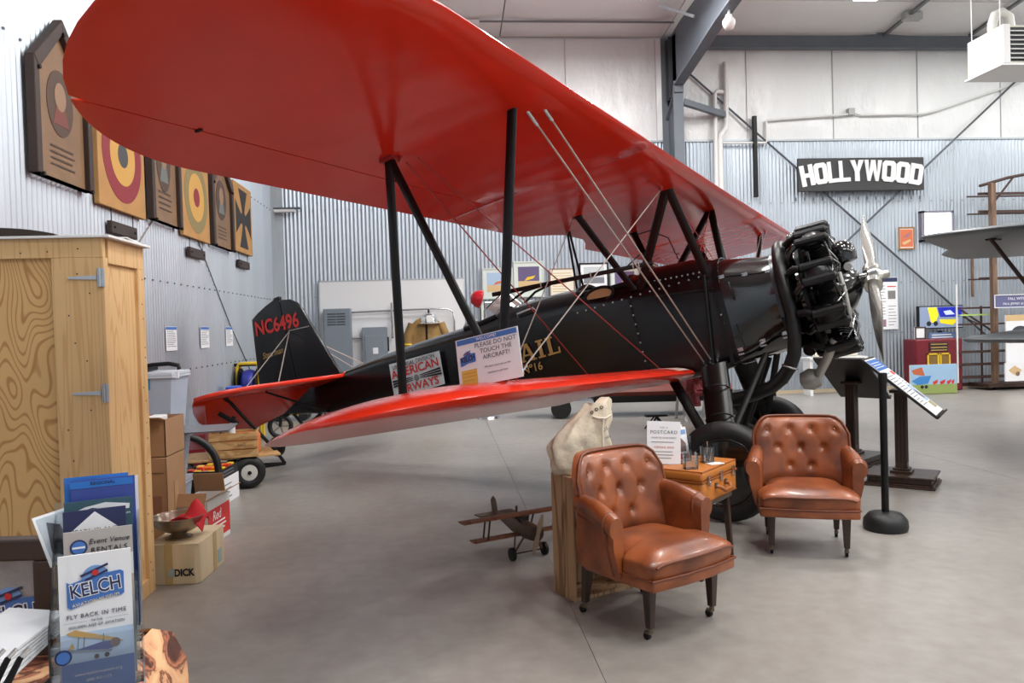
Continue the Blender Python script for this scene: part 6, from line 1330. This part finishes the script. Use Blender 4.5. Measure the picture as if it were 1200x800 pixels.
# ------------------------------------------------------------------ steel rack at right
RST = mk('rust_brown_steel', (66, 44, 38), .6); TIM = grain('rack_timber', (124, 98, 80), (102, 78, 62), 14, (8, 8, 1), .6)
rkx = thing('storage_rack', 'tall brown steel rack with long arms at the right of the back wall', 'rack', (11.8, 14.75, 0))
MB().bb(-.80, -.70, -.20, -.10, .10, 4.15).build('post', TIM, rkx, bevel=.004); MB().bb(.92, 1.02, -.20, -.10, .10, 4.3).build('post', TIM, rkx, bevel=.004)
for z in (.25, .51, .77, 1.33, 1.66): MB().bb(-1.42, 2.0, -.05, .0, z - .018, z + .018).build('arm', RST, rkx); MB().bb(-1.42, 2.0, .30, .33, z - .012, z + .012).build('arm', RST, rkx)
for z in (2.25, 2.75, 3.60, 3.96): MB().bb(-.95, 2.0, -.05, .0, z - .025, z + .025).build('arm', RST, rkx); MB().bb(-.95, 2.0, .30, .33, z - .015, z + .015).build('arm', RST, rkx)
MB().tube([(-.92, -.03, 4.12), (-.3, -.03, 4.28), (.3, -.03, 4.38), (2.0, -.03, 4.5)], .03, 8).build('top_rail', RST, rkx, smooth=50); MB().bar((-.65, -.03, 3.75), (-.2, -.03, 4.28), .03, .03).build('brace', RST, rkx)
MB().bar((-1.35, -.02, 1.62), (-.4, -.02, .98), .03, .03).bar((-1.35, .3, 1.6), (-.7, .3, 1.3), .02, .02).build('brace', RST, rkx); MB().cyl((-.88, .05, 0.12), (-.88, .05, 1.7), .022, n=8).build('back_post', RST, rkx)
MB().bb(-1.0, 2.0, -.30, .30, .06, .13).build('base_beam', RST, rkx); MB().bb(-1.3, 2.0, .34, .44, .05, .11).build('base_beam', RST, rkx)
for x in (-.8, 1.0): MB().cyl((x - .02, -.2, .035), (x + .02, -.2, .035), .035, n=14).cyl((x, -.2, .03), (x, -.2, .07), .012, n=8).build('caster', BLKM, rkx)
tag(MB().bb(0, .75, -.03, .03, 0, .03).build('green_strip', mk('lime_green', (176, 206, 110), .5)), 'lime green strip lying across the rack arms', 'strip'); bpy.data.objects['green_strip'].location = (10.40, 14.73, 1.505)
tag(MB().bb(-.013, .013, -.013, .013, 0, 2.0).build('white_post', WHITE), 'thin white upright post left of the rack', 'post'); bpy.data.objects['white_post'].location = (10.36, 14.75, .15)
tag(MB().bb(-.02, .02, -.02, .02, 0, .95).build('wall_batten', TIM), 'brown wooden batten on the wall left of the rack post', 'batten'); bpy.data.objects['wall_batten'].location = (11.15, 15.36, 1.9)
def pr_b(F, w_, h, t): text('FALL WITH', F, .075, PAPER, t, off=(0, h * .18, .001)); text('PAUL JEFFREY & MATE', F, .06, PAPER, t, off=(0, -h * .2, .001))
poster('name_board', 'slate blue board with white lettering hung on the rack', 10.80, 11.75, 1.64, 1.90, PAPER, mk('slate_violet', (96, 96, 136), .6), 'sign', y=14.30, fw=.015, pr=pr_b)
def pr_m(F, w_, h, t): plate(F, rect(w_ * 2, h * .12, 0, h * .44), SAND, t, 'poster_print'); plate(F, circ(w_ * .6, 0, h * .16, 20, h * .12), mk('photo_dark', (58, 64, 74), .5), t, 'poster_print', .001, (0, 0, .001)); plate(F, rect(w_ * 1.7, h * .07, 0, -h * .02), TANP, t, 'poster_print', .001, (0, 0, .001))
poster('display_board', 'tall white display board with a dark machine picture on the rack', 11.02, 11.62, .50, 1.50, None, PAPER, 'display board', y=14.28, pr=pr_m)
def pr_h(F, w_, h, t): plate(F, [(-w_ * .7, h * .1), (-w_ * .1, h * .35), (w_ * .6, h * .1), (w_ * .2, -h * .25), (-w_ * .3, -h * .1)], SAND, t, 'art_print'); plate(F, circ(w_ * .2, w_ * .2, -h * .1), mk('print_brown', (120, 96, 92), .6), t, 'art_print', .001, (0, 0, .001))
poster('canvas_print', 'small pale sketch of brown riders low on the rack', 10.93, 11.36, .20, .56, None, PAPER, 'picture', y=14.20, pr=pr_h)
# ------------------------------------------------------------------ silver biplane at the right edge
SIL = mk('grey_fabric', (88, 93, 97), .4, .1); SILE = mk('grey_edge', (150, 154, 156), .4)
sb = thing('grey_biplane', 'grey winged biplane at the right edge, mostly outside the picture', 'airplane', (8.5, 8.2, 0))
def slab(pts, z, th, name):
    """wing panel: outline in plan, thin and rounded"""
    mb = MB(); P = [Vector((x - 8.5, y - 8.2, 0)) for x, y in pts]; c = sum(P, Vector()) / len(P); R1 = []
    for k, (s, zz) in enumerate(((.965, 0), (.99, .25), (1.0, .5), (.99, .75), (.94, 1.0))): R1.append([(c.x + (p.x - c.x) * s, c.y + (p.y - c.y) * s, z + th * zz) for p in P])
    return mb.rings(R1).build(name, SIL, sb, smooth=50)
up_ = [(4.98, 7.60), (5.55, 6.62), (6.4, 5.9), (9.5, 3.5), (10.9, 5.4), (7.9, 8.05), (7.2, 8.62), (6.6, 8.80), (6.0, 8.72), (5.5, 8.45), (5.1, 8.0)]
slab([(4.97, 7.62), (5.02, 7.3), (5.25, 6.86), (8.9, 3.0), (11.6, 5.6), (8.55, 9.7), (7.9, 10.3), (7.3, 10.45), (6.75, 9.9), (6.3, 9.1), (5.6, 8.35)], 2.33, .07, 'upper_wing')
slab([(5.15, 7.25), (5.2, 6.95), (5.5, 6.5), (8.0, 4.0), (10.5, 6.4), (8.0, 9.2), (7.4, 9.3), (6.6, 8.6), (5.6, 7.6)], 1.27, .07, 'lower_wing')
MB().strut((5.68 - 8.5, 7.55 - 8.2, 2.34), (6.2 - 8.5, 7.2 - 8.2, 1.33), .08, .04, (1, 1, 0)).build('interplane_strut', RST, sb, smooth=50); MB().box((5.76 - 8.5, 7.6 - 8.2, 2.33), (.16, .1, .03), .6).build('strut_fitting', BLKM, sb)
R1 = []
d_ = Vector((.7, .72, 0)).normalized(); e_ = Vector((-d_.y, d_.x, 0))
for s, r in ((-3.2, .3), (-2.6, .5), (0, .5), (2.5, .25), (3.4, .06)): R1.append([Vector((1.6, -2.2, 1.55)) + e_ * -s + d_ * r * math.cos(q * math.pi / 8) + Vector((0, 0, r * math.sin(q * math.pi / 8))) for q in range(16)])
MB().rings(R1).build('fuselage', SIL, sb, smooth=50)
for q in (-.9, .9): MB().torus(Vector((1.6, -2.2, .38)) + e_ * 1.6 + d_ * q, e_.cross(Vector((0, 0, 1))), .29, .09, 28, 10).build('wheel', RUB, sb, smooth=60); MB().bar(Vector((1.6, -2.2, .38)) + e_ * 1.6 + d_ * q, Vector((1.6, -2.2, 1.3)) + e_ * 1.4 + d_ * q * .3, .05, .08).build('gear_leg', BLKM, sb)
# ------------------------------------------------------------------ heater under the ceiling
hv = thing('unit_heater', 'white ceiling heater with louvred front hanging at upper right', 'heater', (9.45, 11.75, 5.42)); HW = mk('heater_cream', (206, 204, 192), .5)
MB().bb(-.63, .7, -.37, .42, .02, .62).build('casing', HW, hv, bevel=.008); MB().bb(-.66, .72, -.40, .46, -.01, .02).build('base_flange', WHITE, hv); MB().bb(-.52, .62, -.385, -.368, .06, .58).build('outlet', mk('heater_dark', (44, 46, 48), .6), hv)
for k in range(7): MB().box((.05, -.40, .10 + k * .07), (1.12, .05, .008), (.6, 0, 0)).build('louvre', WHITE, hv)
for x in (-.57, .66): MB().bb(x - .06, x + .05, -.41, -.36, .02, .62).build('outlet_trim', WHITE, hv)
for x, y in ((-.6, -.3), (.6, -.3), (-.6, .35), (.6, .35)): MB().cyl((x, y, .62), (x, y, 2.15), .008, n=6).build('hanger_rod', WHITE, hv)
MB().tube([(-.35, .2, .62), (-.35, .2, .85), (-.30, .2, 1.0), (-.18, .2, 1.05), (-.06, .2, .98), (-.02, .2, .62)], .075, 12).build('flue_duct', mk('duct_white', (206, 206, 202), .5), hv, smooth=60)
# ------------------------------------------------------------------ red engine display under the wing, far behind
tr = thing('low_trailer', 'long low trailer with red-brown bed far behind the lower wing', 'trailer', (2.9, 12.9, 0), math.radians(-8)); RB = mk('red_brown_body', (112, 42, 28), .5, noise=(4, .15))
R1 = [[(x, .35 * w_ * math.cos(q * math.pi / 6), .42 + .13 * w_ * math.sin(q * math.pi / 6)) for q in range(12)] for x, w_ in ((-1.7, .2), (-1.4, .8), (0, 1), (1.6, 1), (1.9, .7))]
MB().rings(R1).build('bed', RB, tr, smooth=50); MB().bb(-.4, 2.6, -.3, .3, .24, .36).build('chassis', BLKM, tr, bevel=.02)
for x in (-.95, 1.9):
    for y in (-.31, .31): MB().cyl((x, y - .05, .17), (x, y + .05, .17), .17, n=20).build('wheel', RUB, tr, smooth=40)
de = thing('display_engine', 'dull red radial engine displayed on a stand under the near wing root', 'engine', (3.75, 11.9, 0)); DR = mk('dull_red_iron', (116, 34, 38), .5, noise=(8, .25))
MB().cyl((0, 0, .60), (.35, 0, .60), .17, n=18).build('crankcase', DR, de, smooth=40)
for k in range(7):
    a = k * 2 * math.pi / 7; MB().cyl((.17, .15 * math.cos(a), .60 + .15 * math.sin(a)), (.17, .34 * math.cos(a), .60 + .34 * math.sin(a)), .07, .065, 12).build('cylinder', DR, de, smooth=40); MB().box((.17, .34 * math.cos(a), .60 + .34 * math.sin(a)), (.16, .1, .07), (a, 0, 0)).build('cylinder_head', DR, de, bevel=.01)
for x in (-.05, .4):
    for y in (-.25, .25): MB().bar((x, y * .4, .5), (x, y, 0), .04, .04).build('stand_leg', STEEL, de)
sh = thing('small_trestle', 'small dark metal trestle on the floor beneath the wing root', 'trestle', (3.05, 11.0, 0))
for sx in (-1, 1):
    for y in (-.12, .12): MB().bar((0, y * .4, .20), (sx * .14, y, 0), .02, .02).build('leg', BLKM, sh)
MB().bb(-.16, .16, -.06, .06, .19, .22).build('top_bar', BLKM, sh)
for k in range(9):
    o = MB().lathe([(.01, 0), (.05, 0), (.05, .10), (.02, .14), (.02, .18)], 10, (0, 0, 0)).build('steel_part', CHROME, smooth=40); tag(o, 'small bright metal part lined up on the far trailer', 'metal part', 'bright parts lined up on the trailer'); o.location = (2.2 + k * .13, 12.98 - k * .018, .55)
